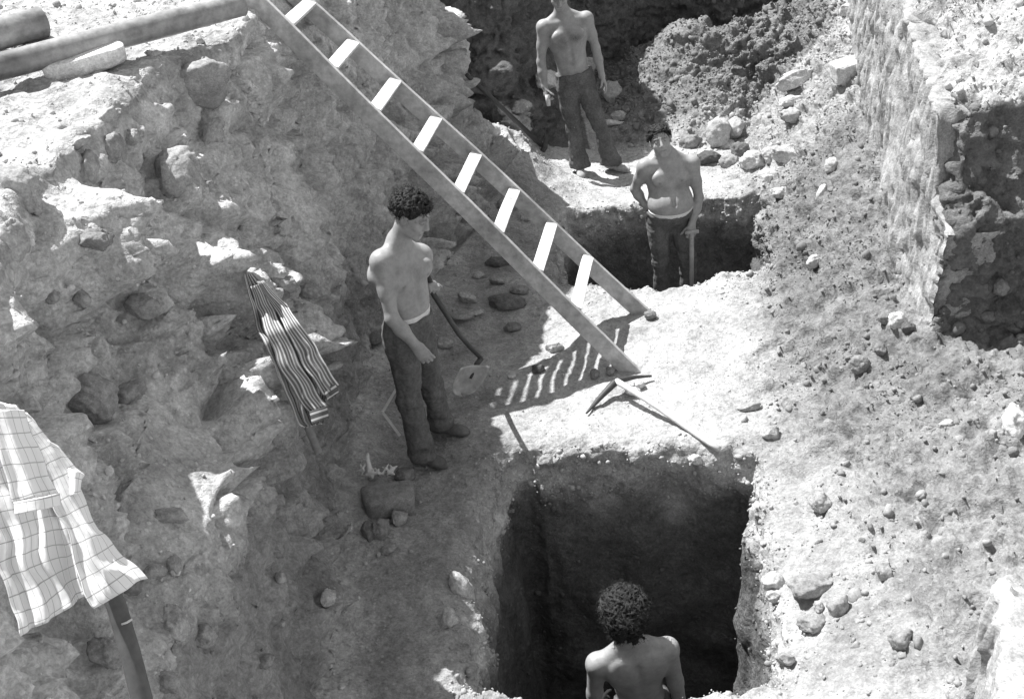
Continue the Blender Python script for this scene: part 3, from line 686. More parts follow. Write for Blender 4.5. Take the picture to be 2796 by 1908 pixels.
def add_head(F,c,fh,uh,s,ears=True,face=True):
    r,f,u=frame(fh,uh); R=cols(r,f,u)
    def p(a,b,cc): return c+(r*a+f*b+u*cc)*s
    F.ell(p(0,-.008,.028),np.array([.075,.096,.092])*s,R,k=.01)
    F.ell(p(0,.022,-.045),np.array([.064,.070,.062])*s,R,k=.03*s)
    F.cap(p(-.012,.070,-.098),p(.012,.070,-.098),.018*s,.018*s,k=.02*s)
    F.cap(p(-.045,.015,-.07),p(-.02,.06,-.093),.017*s,.016*s,k=.02*s); F.cap(p(.045,.015,-.07),p(.02,.06,-.093),.017*s,.016*s,k=.02*s)
    if face:
        for q in(-1,1):
            F.ell(p(q*.033,.092,.008),np.array([.016,.009,.010])*s,R,k=.008*s,sub=True)
            F.ell(p(q*.033,.079,.006),np.array([.013,.012,.009])*s,R,k=.002)
            F.cap(p(q*.014,.087,.028),p(q*.048,.074,.026),.008*s,.007*s,k=.008*s)
            F.ell(p(q*.042,.060,-.025),np.array([.022,.022,.020])*s,R,k=.015*s)
            F.cap(p(q*.010,.098,-.034),p(q*.012,.098,-.034),.007*s,.007*s,k=.006*s)
        F.cap(p(0,.088,.014),p(0,.107,-.028),.008*s,.012*s,k=.012*s)
        F.cap(p(-.020,.082,-.060),p(.020,.082,-.060),.008*s,.008*s,k=.004*s)
        F.cap(p(-.022,.092,-.0665),p(.022,.092,-.0665),.003*s,.003*s,k=.003,sub=True)
        F.cap(p(-.016,.083,-.073),p(.016,.083,-.073),.008*s,.008*s,k=.004*s)
    if ears:
        for q in(-1,1):
            F.ell(p(q*.078,-.008,-.002),np.array([.010,.019,.031])*s,R,k=.006*s); F.ell(p(q*.086,-.004,.002),np.array([.006,.010,.018])*s,R,k=.003,sub=True)
    return r,f,u
def add_hand(F,w,d,n,side,curl=(.5,.6,.5),s=1.0,spread=.004,thumb=None,tcurl=.3):
    """w wrist, d direction of the hand, n palm normal (fingers curl towards it), side thumb side"""
    d=unit(d); n=unit(np.asarray(n)-d*(np.asarray(n)@d)); side=unit(np.asarray(side)-d*(np.asarray(side)@d)-n*(np.asarray(side)@n)); R=cols(side,d,n)
    F.ell(w+d*.048*s,np.array([.039,.052,.016])*s,R,k=.018*s)
    F.ell(w+d*.070*s,np.array([.041,.022,.014])*s,R,k=.012*s)
    offs=[.030,.010,-.010,-.029]; lens=[.072,.080,.075,.058]
    for i in range(4):
        b=w+d*(.082-abs(i-1.2)*.004)*s+side*offs[i]*s; dd=d+side*(1.3-i)*spread*6; ang=0; p=b; L=lens[i]*s
        for q,(fr,cu) in enumerate(zip((.46,.30,.24),curl)):
            ang+=cu*(1+.08*i); v=unit(unit(dd)*math.cos(ang)+n*math.sin(ang)); e=p+v*L*fr
            F.cap(p,e,(.0093-.0008*q)*s,(.0087-.0009*q)*s,k=.005*s); p=e
    t0=w+d*.022*s+side*.024*s+n*.006*s; td=thumb if thumb is not None else (d*.62+side*.7+n*.35); td=unit(td)
    t1=t0+td*.040*s; td2=unit(td*math.cos(tcurl)+unit(d*.8+n*.5)*math.sin(tcurl)); t2=t1+td2*.030*s; t3=t2+unit(td2+n*.4)*.022*s
    F.cap(t0,t1,.014*s,.0105*s,k=.010*s); F.cap(t1,t2,.0105*s,.0095*s,k=.004*s); F.cap(t2,t3,.0095*s,.0075*s,k=.004*s)
def curly_hair(c,r,f,u,s,seed,n=170,curl=.016,front=.3,low=-.02,extra=.014,back=-.09,fringe=.0):
    """shaggy cap of overlapping curls following the skull"""
    lo=c-.19*s; F=Field(lo,c+.19*s,.0042); R=cols(r,f,u); rng=random.Random(seed)
    bush=extra>.02
    F.ell(c+(u*.036-f*.014)*s,np.array([.079,.096,.088])*s*(1.12 if bush else 1),R,k=.01)
    pts=[]
    while len(pts)<n:
        a=rng.uniform(0,2*math.pi); z=rng.uniform(-.95,1); q=math.sqrt(1-z*z)
        dv=np.array([q*math.cos(a),q*math.sin(a),z])       # r,f,u
        # hair line: none on the face, down to the nape behind
        lim=low+ (dv[1]>0)*dv[1]*front*1.6 - (dv[1]<0)*(-dv[1])*(-back*6)
        if dv[2]<lim: continue
        pts.append(dv)
    for i,dv in enumerate(pts):
        p=c+(r*dv[0]*(.080+extra)+f*(dv[1]*(.097+extra)-.014)+u*(dv[2]*(.088+extra)+.034))*s
        t=unit(np.cross(dv,[rng.uniform(-1,1),rng.uniform(-1,1),rng.uniform(-1,1)])); tw=r*t[0]+f*t[1]+u*t[2]
        wd=r*dv[0]+f*dv[1]+u*dv[2]
        L=curl*rng.uniform(.8,1.9)*s; q=p+wd*rng.uniform(-.006,.006)*s*(3 if bush else 1)
        F.cap(q-tw*L,q+wd*.006*s,.0045*s,.0065*s,k=.001); F.cap(q+wd*.006*s,q+tw*L-wd*.009*s,.0065*s,.0035*s,k=.001)
    # leave the face free
    F.ell(c+(f*.085-u*.040)*s,np.array([.082,.062,.078-fringe])*s,R,k=.006,sub=True)
    F.ell(c+(-f*.01-u*(.155 if bush else .115))*s,np.array([.11,.11,.055])*s,R,k=.01,sub=True)
    if bush:
        for i in range(160):
            a=rng.uniform(-2.0,2.0); zz=rng.uniform(-.115,-.01); q=c+(r*math.sin(a)*.088-f*(math.cos(a)*.098+.004)+u*zz)*s; tw=unit(np.array([rng.uniform(-1,1),rng.uniform(-1,1),rng.uniform(-1,1)])); F.cap(q-tw*.018,q+tw*.018,.008,.005,k=.002)
        F.ell(c+(-f*.045-u*.045)*s,np.array([.072,.05,.06])*s,R,k=.01)
    V,Q=F.mesh(); V=smooth_mesh(V,Q,1,.4)
    # loose strands breaking the outline
    nr=np.random.RandomState(seed); Nh=vnormals(V,Q); sel=nr.choice(len(V),size=min(len(V),int(n*2.6)))
    TV=[V];TF=[Q]; base=len(V); m=9
    for i in sel:
        p=V[i]; d_=unit(Nh[i]+nr.normal(scale=.7,size=3)); a=unit(np.cross(d_,nr.normal(size=3))); b=np.cross(d_,a); L=(.010+.016*nr.rand()+(.012 if bush else 0))*s; rr=.004*s*(.6+nr.rand()); ph=nr.rand()*6.3; tw=nr.uniform(3,8)
        t=np.linspace(0,1,m)[:,None]; c_=p-d_*.003+d_*L*t+a*rr*np.sin(ph+tw*t)+b*rr*np.cos(ph+tw*t)
        w_=.0016*s*(1-.6*t); ring=np.concatenate([c_+a*w_,c_-a*w_*.5+b*w_*.87,c_-a*w_*.5-b*w_*.87]); 
        k=np.arange(m-1); f=[]
        for u0,u1 in((0,1),(1,2),(2,0)): f.append(np.stack([k+u0*m,k+1+u0*m,k+1+u1*m,k+u1*m],1))
        TV.append(ring); TF.append(np.concatenate(f)+base); base+=3*m
    return np.concatenate(TV),np.concatenate(TF)
def shoe(a,t,s,mat,parent,name='shoe'):
    """a ankle, t toe tip (world)"""
    a=np.asarray(a,float);t=np.asarray(t,float); d=unit(np.array([t[0]-a[0],t[1]-a[1],t[2]-a[2]+0.0])); z=np.array([0,0,1.]); z=unit(z-d*(z@d)); r=np.cross(d,z); R=cols(r,d,z)
    g0=min(a[2],t[2])
    F=Field(np.minimum(a,t)-.12,np.maximum(a,t)+.12,.006)
    heel=a-d*.035+z*(-.035)
    F.ell(heel,np.array([.036,.05,.035]),R,k=.01); F.ell((heel*.5+t*.5)+z*.002,np.array([.040,.11,.034]),R,k=.02)
    F.ell(t-d*.05,np.array([.045,.06,.03]),R,k=.02); F.cap(a+z*.03,a-z*.02,.042,.045,k=.02)
    F.cap(a+z*.045,a+z*.1,.030,.030,k=.001,sub=True)
    V,Q=F.mesh(); V=smooth_mesh(V,Q,1); return mk(name,V,Q,mat,parent)
def make_person(P):
    s=P['s']; J=P['J']; fwd=unit(P['fwd']); 
    root=empty('person',P['root'],P['label'],'person','workers on the dig')
    N0=J['neck'];Pv=J['pelvis']; up=unit(N0-Pv); sr,sl=J['shR'],J['shL']
    rt=unit((sr-sl)-up*((sr-sl)@up)); fw=unit(np.cross(up,rt)); 
    if fw@fwd<0: fw=-fw
    R=cols(rt,fw,up); bl=P.get('belly',0); Lt=np.linalg.norm(N0-Pv)
    allp=np.array(list(J.values())); F=Field(allp.min(0)-.26,allp.max(0)+.26,P.get('h',.006))
    W=np.linalg.norm(sr-sl)/2
    mid=(sr+sl)/2
    def T(a,b,c): return Pv+rt*a*s+fw*b*s+up*c*Lt
    F.ell(T(0,0,.04),np.array([.146,.100,.12])*s,R,k=.02)
    F.ell(T(0,.008+bl*.3,.30),np.array([.135+bl*.35,.098+bl*.5,.15])*s,R,k=.06*s)
    if bl: F.ell(T(0,.045,.26),np.array([.135,.10,.13])*s,R,k=.06*s)
    F.ell(T(0,-.004,.62),np.array([.150,.108,.19])*s,R,k=.07*s)
    F.ell(T(0,-.012,.80),np.array([.150,.088,.11])*s,R,k=.05*s)
    for q,sh in((1,sr),(-1,sl)):
        F.ell(T(q*.075,.078,.72),np.array([.076,.036,.058])*s,R,k=.028*s)         # pectoral
        F.ell(T(q*.085,-.080,.74),np.array([.070,.034,.10])*s,R,k=.035*s)         # shoulder blade
        F.cap(T(q*.11,-.03,.55),T(q*.145,-.03,.76),.045*s,.055*s,k=.05*s)         # flank
        F.cap(N0+up*.045*s-fw*.01*s,sh+up*.012*s-rt*q*.03*s,.040*s,.040*s,k=.045*s) # trapezius
        F.cap(N0+fw*.045*s-up*.03*s,sh+fw*.02*s+up*.01*s,.018*s,.02*s,k=.03*s)    # collar bone
        F.ell(sh-rt*q*.004*s,np.array([.056,.060,.064])*s,R,k=.035*s)
    F.cap(T(0,.118+bl*.9,.22),T(0,.118+bl*.9,.22)+fw*.02,.010*s,.010*s,k=.012,sub=True)  # navel
    F.cap(T(0,.118+bl*.6,.36),T(0,.122,.84),.014*s,.014*s,k=.022*s,sub=True)
    F.cap(T(0,-.130,.15),T(0,-.118,.80),.014*s,.014*s,k=.03*s,sub=True)
    for side in('R','L'):
        sh,el,wr=J['sh'+side],J['el'+side],J['wr'+side]
        F.cap(sh,sh*.45+el*.55,.050*s,.044*s,k=.035*s); F.cap(sh*.5+el*.5,el,.045*s,.036*s,k=.02*s)
        F.cap(el,el*.6+wr*.4,.039*s,.040*s,k=.02*s); F.cap(el*.6+wr*.4,wr,.040*s,.026*s,k=.02*s)
        F.ell(wr,np.array([.028,.028,.028])*s,k=.015*s)
        if ('hand'+side) in P: add_hand(F,wr,s=s,**P['hand'+side])
    Hc=J['head']; fh=P['face']; uh=P.get('headup',up)
    r,f,u=frame(fh,uh)
    F.cap(N0-up*.02*s-fw*.01*s,Hc-u*.05*s-f*.02*s,.062*s,.054*s,k=.03*s)
    add_head(F,Hc,fh,uh,s,face=P.get('hasface',True))
    for side in('R','L'):
        if 'hip'+side in J:
            F.cap(J['hip'+side],J['kn'+side],.062*s,.045*s,k=.03); F.cap(J['kn'+side],J['an'+side]+np.array([0,0,.0]),.048*s,.034*s,k=.02)
    V,Q=F.mesh(); V=smooth_mesh(V,Q,1,.5)
    # body hair field
    bh=np.zeros(len(V)); n1=fbm(V,22,3,3)
    for q in(-1,1):
        pn=T(q*.088,.112,.665); pn=V[np.argmin(np.linalg.norm(V-pn,axis=1))]; bh=np.maximum(bh,.75*np.exp(-(np.linalg.norm(V-pn,axis=1)/.013)**2))
    for (a,b,c,rr,am) in P.get('hair_patches',[]):
        p=T(a,b,c); bh=np.maximum(bh,am*np.exp(-((np.linalg.norm(V-p,axis=1)/(rr*s))**2)))
    # brows, eyes, lips tone
    if P.get('hasface',True):
        for q in(-1,1):
            for t in np.linspace(0,1,4):
                p=Hc+(r*q*(.014+.034*t)+f*(.094-.014*t)+u*(.030))*s; bh=np.maximum(bh,.9*np.exp(-(np.linalg.norm(V-p,axis=1)/.0115)**2))
            p=Hc+(r*q*.033+f*.088+u*.006)*s; bh=np.maximum(bh,.8*np.exp(-(np.linalg.norm(V-p,axis=1)/.010)**2))
            for t in(0,.5,1):
                p=Hc+(r*q*(.022*t)+f*.090-u*.066)*s; bh=np.maximum(bh,.6*np.exp(-(np.linalg.norm(V-p,axis=1)/.006)**2))
    bh=np.clip(bh*(1+.5*n1),0,1)
    mk('body',V,Q,M_SKIN,root,attr={'body_hair':bh})
    hp=P['hairp']; V,Q=curly_hair(Hc,r,f,u,s,**hp); mk('hair',V,Q,M_HAIR,root)
    # trousers
    if 'hipR' in J:
        F=Field(allp.min(0)-.3,allp.max(0)+.3,.0075)
        wp=T(0,0,P.get('waist',.13)); tw=P.get('tight',0)
        F.ell(T(0,0,.05),np.array([.165,.118,.13])*s,R,k=.02)
        F.ell(T(0,.008+bl*.2,.16),np.array([.142+bl*.32,.104+bl*.42,.13])*s,R,k=.05*s)
        for side in('R','L'):
            h,k_,a=J['hip'+side],J['kn'+side],J['an'+side]
            F.ell(h-fw*.045*s,np.array([.080,.075,.095])*s,R,k=.04*s)
            F.cap(h,h*.5+k_*.5,.098*s,.082*s,k=.03*s); F.cap(h*.5+k_*.5,k_,.082*s,.068*s,k=.02*s)
            F.cap(k_,k_*.5+a*.5,.068*s,.066*s,k=.02*s); F.cap(k_*.5+a*.5,a,.066*s,P.get('flare',.082)*s,k=.02*s)
        # cut waist and hems
        F.half(wp,up)
        zz=F.lo[2]+F.h*np.arange(F.n[2])
        for side in('R','L'):
            a=J['an'+side]; g_=np.meshgrid(*[F.lo[i]+F.h*np.arange(F.n[i]) for i in range(3)],indexing='ij')
            near=(np.hypot(g_[0]-a[0],g_[1]-a[1])<.17)&(g_[2]<a[2]+.05)
            d=(a[2]-.012)-g_[2]; F.f=np.where(near,np.maximum(F.f,d),F.f)
        V,Q=F.mesh(); V=smooth_mesh(V,Q,1); Nv=vnormals(V,Q)
        P2=V*np.array([1,1,.45]); fold=fbm(P2,9,4,31,gain=.6)*.018+fbm(V,26,2,33)*.004-np.abs(fbm(V*np.array([1,1,.35]),14,2,37))*.010
        hz=np.zeros(len(V))
        for side in('R','L'):
            for key,w in(('kn',.13),('an',.14),('hip',.10)):
                p=J[key+side]; hz=np.maximum(hz,np.exp(-(np.linalg.norm(V-p,axis=1)/w)**2))
        P3=V@np.array([[1,0,.4],[0,1,.3],[0,0,1]]).T*np.array([.6,.6,2.4]); fold+=hz*fbm(P3,9,3,35)*.026
        V=V+Nv*fold[:,None]
        tr=mk('trousers',V,Q,P.get('trmat',M_TR),root)
        if P.get('band'):
            F=Field(wp-.3,wp+.3,.006); 
            F.ell(T(0,.008+bl*.3,.30),np.array([.135+bl*.35,.098+bl*.5,.15])*s+.006,R,k=.06*s)
            F.ell(T(0,0,.04),np.array([.155,.11,.12])*s+.007,R,k=.02)
            if bl: F.ell(T(0,.045,.26),np.array([.135,.10,.13])*s+.006,R,k=.06*s)
            F.half(wp+up*P['band'],up); F.half(wp-up*.02,-up); V,Q=F.mesh(); V=smooth_mesh(V,Q,1); mk('waistband',V,Q,M_BAND,root)
        for side in('R','L'):
            if 'toe'+side in J: shoe(J['an'+side]*1.0+np.array([0,0,-.005]),J['toe'+side],s,P.get('shoemat',M_SHOE),root)
    return root
def plant_foot(x,y,lift=.075):
    p,n=G(x,y); return p+np.array([0,0,lift])
# ---- worker standing by the left wall, leaning on his shovel
g1,_=G(962,1052); Y1=g1[1]-.02
def A(x,y,dy=0): return PY(x,y,Y1+dy)
an1=A(960,1032,0); an1[2]=drop(an1[0],an1[1])+.085
g1b,_=G(1003,985); an1b=g1b+np.array([0,0,.085])
h1=(A(937,432)[2]-g1[2]); s1=h1/1.76; print('man1 height',h1,g1)
J1=dict(neck=A(905,560,.02),head=A(934,488,-.01),pelvis=A(930,748,.02),shR=A(864,594,-.08),shL=A(957,580,.13),
 elR=A(890,722,-.17),wrR=A(943,783,-.20),elL=A(935,668,.28),wrL=A(955,642,.20),hipR=A(912,770,-.07),hipL=A(950,765,.10),
 knR=A(930,905,-.06),knL=A(984,880,(g1b[1]-Y1)*.6+.02),anR=an1,anL=an1b)
t=A(1012,1066,-.05); J1['toeR']=np.array([t[0],t[1],drop(t[0],t[1])+.035]); J1['toeL']=an1b+np.array([.17,-.06,-.05])
make_person(dict(s=s1,J=J1,fwd=(.66,-.75,0),root=(g1[0],g1[1],g1[2]),face=(.80,-.40,-.42),headup=(.35,-.1,1),
 label='shirtless curly-haired worker in dark trousers by the left wall, looking down at his shovel',
 handR=dict(d=unit(A(968,812,-.22)-J1['wrR']),n=(.2,.6,-.6),side=(.6,-.5,.5),curl=(.40,.5,.4),thumb=(.45,-.05,-.85),tcurl=.15),
 handL=dict(d=(.75,-.55,.1),n=(.3,-.3,-.9),side=(.2,.5,.8),curl=(.8,1.0,.7)),
 hair_patches=[(0,.11,.72,.07,.35),(0,.11,.5,.03,.3)],hairp=dict(seed=5,n=420,curl=.015,extra=.010),waist=.20,band=.030,flare=.085))
# ---- worker at the back, arms hanging
g2,_=G(1330,395); Y2=g2[1]+.02
def B(x,y,dy=0): return PY(x,y,Y2+dy)
h2=(B(1268,-45)[2]-g2[2]); s2=h2/1.76; print('man2 height',h2,g2)
anA=B(1316,380,.02); anB=B(1388,380,.04)
for a in(anA,anB): a[2]=drop(a[0],a[1])+.08
J2=dict(neck=B(1278,36,.0),head=B(1268,-14,-.06),pelvis=B(1304,178,.0),shR=B(1232,62,.0),shL=B(1332,42,.02),
 elR=B(1228,140,-.02),wrR=B(1236,196,-.07),elL=B(1352,108,.03),wrL=B(1366,172,-.03),hipR=B(1284,192,.0),hipL=B(1326,190,.0),
 knR=B(1302,290,-.05),knL=B(1360,285,-.05),anR=anA,anL=anB)
J2['toeR']=anA+np.array([.0,-.19,-.045]); J2['toeL']=anB+np.array([.15,-.14,-.045])
make_person(dict(s=s2,J=J2,fwd=(-.05,-1,0),root=g2,face=(-.05,-.85,-.55),headup=(0,-.35,1),
 label='shirtless worker in flared dark trousers behind the far pit, head cut off by the photo',
 handR=dict(d=unit(B(1240,222,-.1)-J2['wrR']),n=(.8,.2,0),side=(.1,-1,0),curl=(.5,.7,.5)),
 handL=dict(d=unit(B(1378,200,-.06)-J2['wrL']),n=(-.8,.1,0),side=(-.1,-1,.1),curl=(.25,.35,.3)),
 hair_patches=[(-.06,.11,.66,.065,.8),(.06,.11,.66,.065,.8),(0,.11,.78,.05,.5),(0,.12,.3,.03,.5),(0,.12,.45,.03,.4)],hairp=dict(seed=8,n=150,curl=.012,extra=.006),waist=.13,flare=.10,shoemat=M_SHOE2,trmat=M_TR2))
# ---- stout worker standing in the far pit
Y3=8.38
def Cc(x,y,dy=0): return PY(x,y,Y3+dy)
zt=Cc(1490,280)[2]; s3=1.0; zf=zt-1.74; print('man3 feet z',zf)
J3=dict(neck=Cc(1514,354,.0),head=Cc(1499,321,-.05),pelvis=Cc(1520,492,.0),shR=Cc(1462,378,.0),shL=Cc(1572,370,.02),
 elR=Cc(1441,428,.10),wrR=Cc(1462,462,.05),elL=Cc(1586,448,.0),wrL=Cc(1570,508,-.12),hipR=Cc(1495,508,.0),hipL=Cc(1546,506,.0))
J3['knR']=Cc(1500,590,-.03);J3['knL']=Cc(1560,590,-.03)
J3['anR']=np.array([J3['knR'][0],Y3+.03,zf+.09]); J3['anL']=np.array([J3['knL'][0]+.03,Y3+.03,zf+.09])
J3['toeR']=J3['anR']+np.array([-.05,-.19,-.045]); J3['toeL']=J3['anL']+np.array([.08,-.18,-.045])
make_person(dict(s=s3,J=J3,fwd=(-.08,-1,0),root=(J3['pelvis'][0],Y3,zf),face=(-.10,-.93,.30),headup=(-.22,.1,1),belly=.13,
 label='stout shirtless worker standing in the far pit with one hand on his hip, smiling up',
 handR=dict(d=(.55,-.55,-.62),n=(.5,.8,.1),side=(.3,-.4,.8),curl=(.3,.4,.3)),
 handL=dict(d=(-.10,-.35,-.95),n=(-.15,.85,-.4),side=(-1,0,0),curl=(.6,.9,.7),tcurl=.6),
 hair_patches=[(-.06,.125,.60,.05,.45),(.06,.125,.60,.05,.45),(0,.13,.72,.04,.4)],hairp=dict(seed=12,n=260,curl=.016,extra=.006,front=.30,low=.02,fringe=.012),waist=.16,band=.022,flare=.085))
# floor step under the stout worker's feet, hidden in the pit
V,Fq=box((J3['pelvis'][0],Y3-.05,zf-.22),np.array([1,0,0.]),np.array([0,1.,0]),np.array([0,0,1.]),.42,.30,.215,4,.03)
o=mk('earth_step',V+.02*np.stack([vnoise(V,4,1),vnoise(V,4,2),vnoise(V,4,3)*.2],1),Fq,M_GROUND,smooth=False,attr={'tone':np.full(len(V),.15)}); tag(o,kind='structure')
# ---- young worker in the near pit seen from behind
Y4=4.50
def E_(x,y,dy=0): return PY(x,y,Y4+dy)
zt4=E_(1418,1318)[2]; s4=1.0; zf4=-2.1
hh=zt4-zf4; print('man4 top',zt4,'height',hh)
J4=dict(neck=E_(1432,1452,-.0),head=E_(1418,1392,.03),pelvis=E_(1432,1452)+np.array([.05,.05,-.56]),shR=E_(1518,1470,.0),shL=E_(1353,1506,-.03),
 elR=E_(1545,1580,.05)+np.array([0,0,-.1]),elL=E_(1345,1600,.02)+np.array([0,0,-.1]))
pv=J4['pelvis']
J4['wrR']=J4['elR']+np.array([-.02,.20,-.14]); J4['wrL']=J4['elL']+np.array([.05,.21,-.12])
J4['hipR']=pv+np.array([.09,0,-.06]);J4['hipL']=pv+np.array([-.09,0,-.06])
J4['knR']=pv+np.array([.13,.06,-.47]);J4['knL']=pv+np.array([-.12,.05,-.47])
J4['anR']=np.array([pv[0]+.14,pv[1]-.02,max(zf4+.09,pv[2]-.92)]);J4['anL']=np.array([pv[0]-.14,pv[1]-.02,max(zf4+.09,pv[2]-.92)])
J4['toeR']=J4['anR']+np.array([.04,.2,-.045]);J4['toeL']=J4['anL']+np.array([-.04,.2,-.045])
make_person(dict(s=s4,J=J4,fwd=(.05,1,0),root=(pv[0],pv[1],J4['anR'][2]-.08),face=(-.10,.93,-.2),headup=(-.12,.15,1),hasface=True,
 label='young shirtless worker with bushy curly hair seen from behind in the near pit',
 handR=dict(d=(-.05,.8,-.5),n=(-.7,0,-.4),side=(-.3,.3,.9),curl=(.7,.9,.6)),
 handL=dict(d=(.05,.8,-.5),n=(.7,0,-.4),side=(.3,.3,.9),curl=(.7,.9,.6)),
 hairp=dict(seed=21,n=900,curl=.024,extra=.034,back=-.14),waist=.12,flare=.08))
print('people',time.time()-T0)

for nm,p in(('m1',(J1['shR']+[0,0,.08])),('m2',J2['shR']+[0,0,.09]),('m3',J3['shR']+[-.06,0,0.06]),('m4',J4['shL']+[0,0,.08])):
    h=BV.ray_cast(Vector(p),Vector(-unit([.46,-.40,-1.0]))); print('sunblock',nm,p,h[0],h[3])
def curve(pts,t):
    pts=np.asarray(pts,float); d=np.concatenate([[0],np.cumsum(np.linalg.norm(np.diff(pts,axis=0),axis=1))]); d/=d[-1]
    return np.array([np.interp(t,d,pts[:,k]) for k in range(pts.shape[1])])
def minrange(pts,m=.0):
    return min(np.linalg.norm(G(x,y)[0]-CAM) for x,y in pts)-m
def at(x,y,D): r=unit(ray(x*S,y*S)); return CAM+r*D
# ------------------------------------------------------------------ LADDER
M_WOOD=plain('shaded_rail_wood',.46,.75,18,.32,.3,.002,stretch=(1,1,1)); M_RUNG=plain('pale_rung_wood',.62,.8,22,.28,.3,.002)  # same pale wood twice; rails toned down for their shaded sides
Ml=np.array([.975,6.815,.02]); az=math.radians(168);el=math.radians(49)
cL=np.array([math.cos(az)*math.cos(el),math.sin(az)*math.cos(el),math.sin(el)]); rL=unit(np.array([.19,.79,0]))
rL=unit(rL-cL*(rL@cL)); nL=np.cross(cL,rL); nL=nL if nL[2]>0 else -nL
# foot on the ground
fz=[drop(*(Ml+rL*q)[:2]) for q in(-.40,.40)]; 
lad=empty('ladder',(Ml[0],Ml[1],min(fz)),'long tapering wooden ladder with pale flat rungs leaning from the floor to the left bank','ladder')
def wl(L): return .405-.054*L, .40-.054*L
for q in(-1,1):
    L0,L1=-.02,4.15
    a=Ml+cL*L0+rL*(q*(wl(L0)[0]))-nL*.058; b=Ml+cL*L1+rL*(q*wl(L1)[0])-nL*.058
    ax=unit(b-a); ar=unit(rL-ax*(rL@ax)); an=np.cross(ax,ar); an=an if an[2]>0 else -an
    V,F=box((a+b)/2,ax,ar,an,np.linalg.norm(b-a)/2,.0165,.058,30,.003)
    V=V+.010*np.stack([vnoise(V,1.1,q+3),vnoise(V,1.6,q+8),vnoise(V,1.6,q+13)],1)
    mk('rail',V,F,M_WOOD,lad,smooth=False)
for i in range(1,12):
    L=.36*(.9+i)
    if L>4.1: break
    w_=wl(L)[0]-.012; sag=.0
    rn=unit(nL+np.array([0,0,.8])); rn=unit(rn-rL*(rn@rL)); rc=np.cross(rn,rL); V,F=box(Ml+cL*L-nL*.018,rL,rc,rn,w_,.040,.012,8,.003)
    V=V+.003*np.stack([vnoise(V,3,i),vnoise(V,3,i+8),vnoise(V,3,i+13)],1)
    mk('rung',V,F,M_RUNG,lad,smooth=False)
# ------------------------------------------------------------------ PIPES on the bank top
M_PIPE=plain('dark_rusty_pipe',.22,.36,14,.5,.4,.006,spec=.9)
M_DARK=plain('dark_inside',.02,.9,10,.1,.1,.002)
def pipe(p0,p1,r,label,seed,wall=.012):
    d=unit(p1-p0); root=empty('pipe',p0,label,'pipe')
    n=40; pts=[p0+(p1-p0)*i/n for i in range(n+1)]; V,F=tube(pts,r,28,cap=False); V=V[:-2]; V+=.003*np.stack([vnoise(V,5,seed)]*3,1)
    mk('pipe_wall',V,F,M_PIPE,root)
    V,F=tube([p0+(p1-p0)*i/4 for i in range(5)],r-wall,28,cap=False); mk('bore',V[:-2],F,M_DARK,root)
    # end rings
    up=unit(np.cross(d,[0,0,1.])); w=np.cross(d,up); k=28
    for e,q in((p0,0),(p1,1)):
        V=[];Fr=[]
        for j in range(k):
            t=2*math.pi*j/k; dv=up*math.cos(t)+w*math.sin(t); V+= [e+dv*r,e+dv*(r-wall)]
        for j in range(k): a=2*j;b=2*((j+1)%k); Fr.append((a,b,b+1,a+1))
        mk('rim',V,Fr,M_PIPE,root,smooth=False)
a=PZ(-150,190,2.74);b=PZ(548,9,2.74)
pipe(a,b,.064,'long dark metal pipe lying across the sunlit top of the left bank',3)
a=PZ(-160,120,2.76);b=PZ(96,50,2.76)
pipe(a,b,.080,'short dark pipe end behind the long pipe in the top left corner',5)
# ------------------------------------------------------------------ STICK on the floor
M_STICK=plain('bare_pale_wood',.55,.7,40,.15,.2,.002)
a,_=G(1400,890);b,_=G(1632,1048); a=a+[0,0,.03]; b=b+[0,0,.03]
hmx=max(drop(*(a+(b-a)*t)[:2])-(a+(b-a)*t)[2] for t in np.linspace(.1,.9,15)); a[2]+=max(0,hmx+.012); b[2]+=max(0,hmx+.03)
pts=[a+(b-a)*t+np.array([0,0,.010*math.sin(t*5)]) for t in np.linspace(0,1,14)]
p2=empty('pickaxe',a,'pickaxe with pale handle lying on the sunlit floor between ladder foot and near pit','pickaxe')
V,F=tube(pts,np.linspace(.021,.020,14),12,wob=.002,seed=4); mk('handle',V,F,M_STICK,p2)
hp_=[G(1331,943)[0],G(1363,914)[0],a,G(1442,869)[0],G(1479,861)[0]]; hp_=[q+np.array([0,0,h_]) for q,h_ in zip(hp_,(.02,.045,.0,.05,.03))]
V,F=tube([curve(hp_,t) for t in np.linspace(0,1,13)],[.006,.010,.014,.017,.019,.022,.025,.022,.019,.016,.013,.010,.007],10,wob=.001); mk('pick_head',V,F,plain('dark_iron',.05,.6,30,.3,.3,.002,spec=.5),p2)
# ------------------------------------------------------------------ TOOLS
M_HANDLE=plain('dark_worn_handle',.06,.5,40,.2,.2,.002); M_IRON=plain('worn_shovel_steel',.40,.38,20,.3,.15,.002,spec=.7); M_RUST=plain('rusty_iron',.07,.7,30,.3,.3,.003)
M_LH=plain('light_worn_handle',.34,.6,40,.2,.2,.002)
def shovel_blade(tip,top,right_,w,curv=.03):
    """tip, top centre of blade, right vector"""
    V=[];F=[]; nu,nv=14,14; ax=top-tip; n=unit(np.cross(right_,ax))
    for j in range(nv+1):
        v=j/nv; prof=w*math.sqrt(max(1-(1-min(v/.55,1))**2,0)) if v<.55 else w*(1-.06*(v-.55)/.45)
        prof=max(prof,.002)
        for i in range(nu+1):
            u=i/nu*2-1; V.append(tip+ax*v+right_*u*prof/2+n*(curv*(u*u-.6)+.02*v*v))
    for j in range(nv):
        for i in range(nu): k=j*(nu+1)+i; F.append((k,k+1,k+nu+2,k+nu+1))
    return np.array(V),F
def solid(o,t):
    m=o.modifiers.new('thickness','SOLIDIFY'); m.thickness=t; m.offset=0; return o
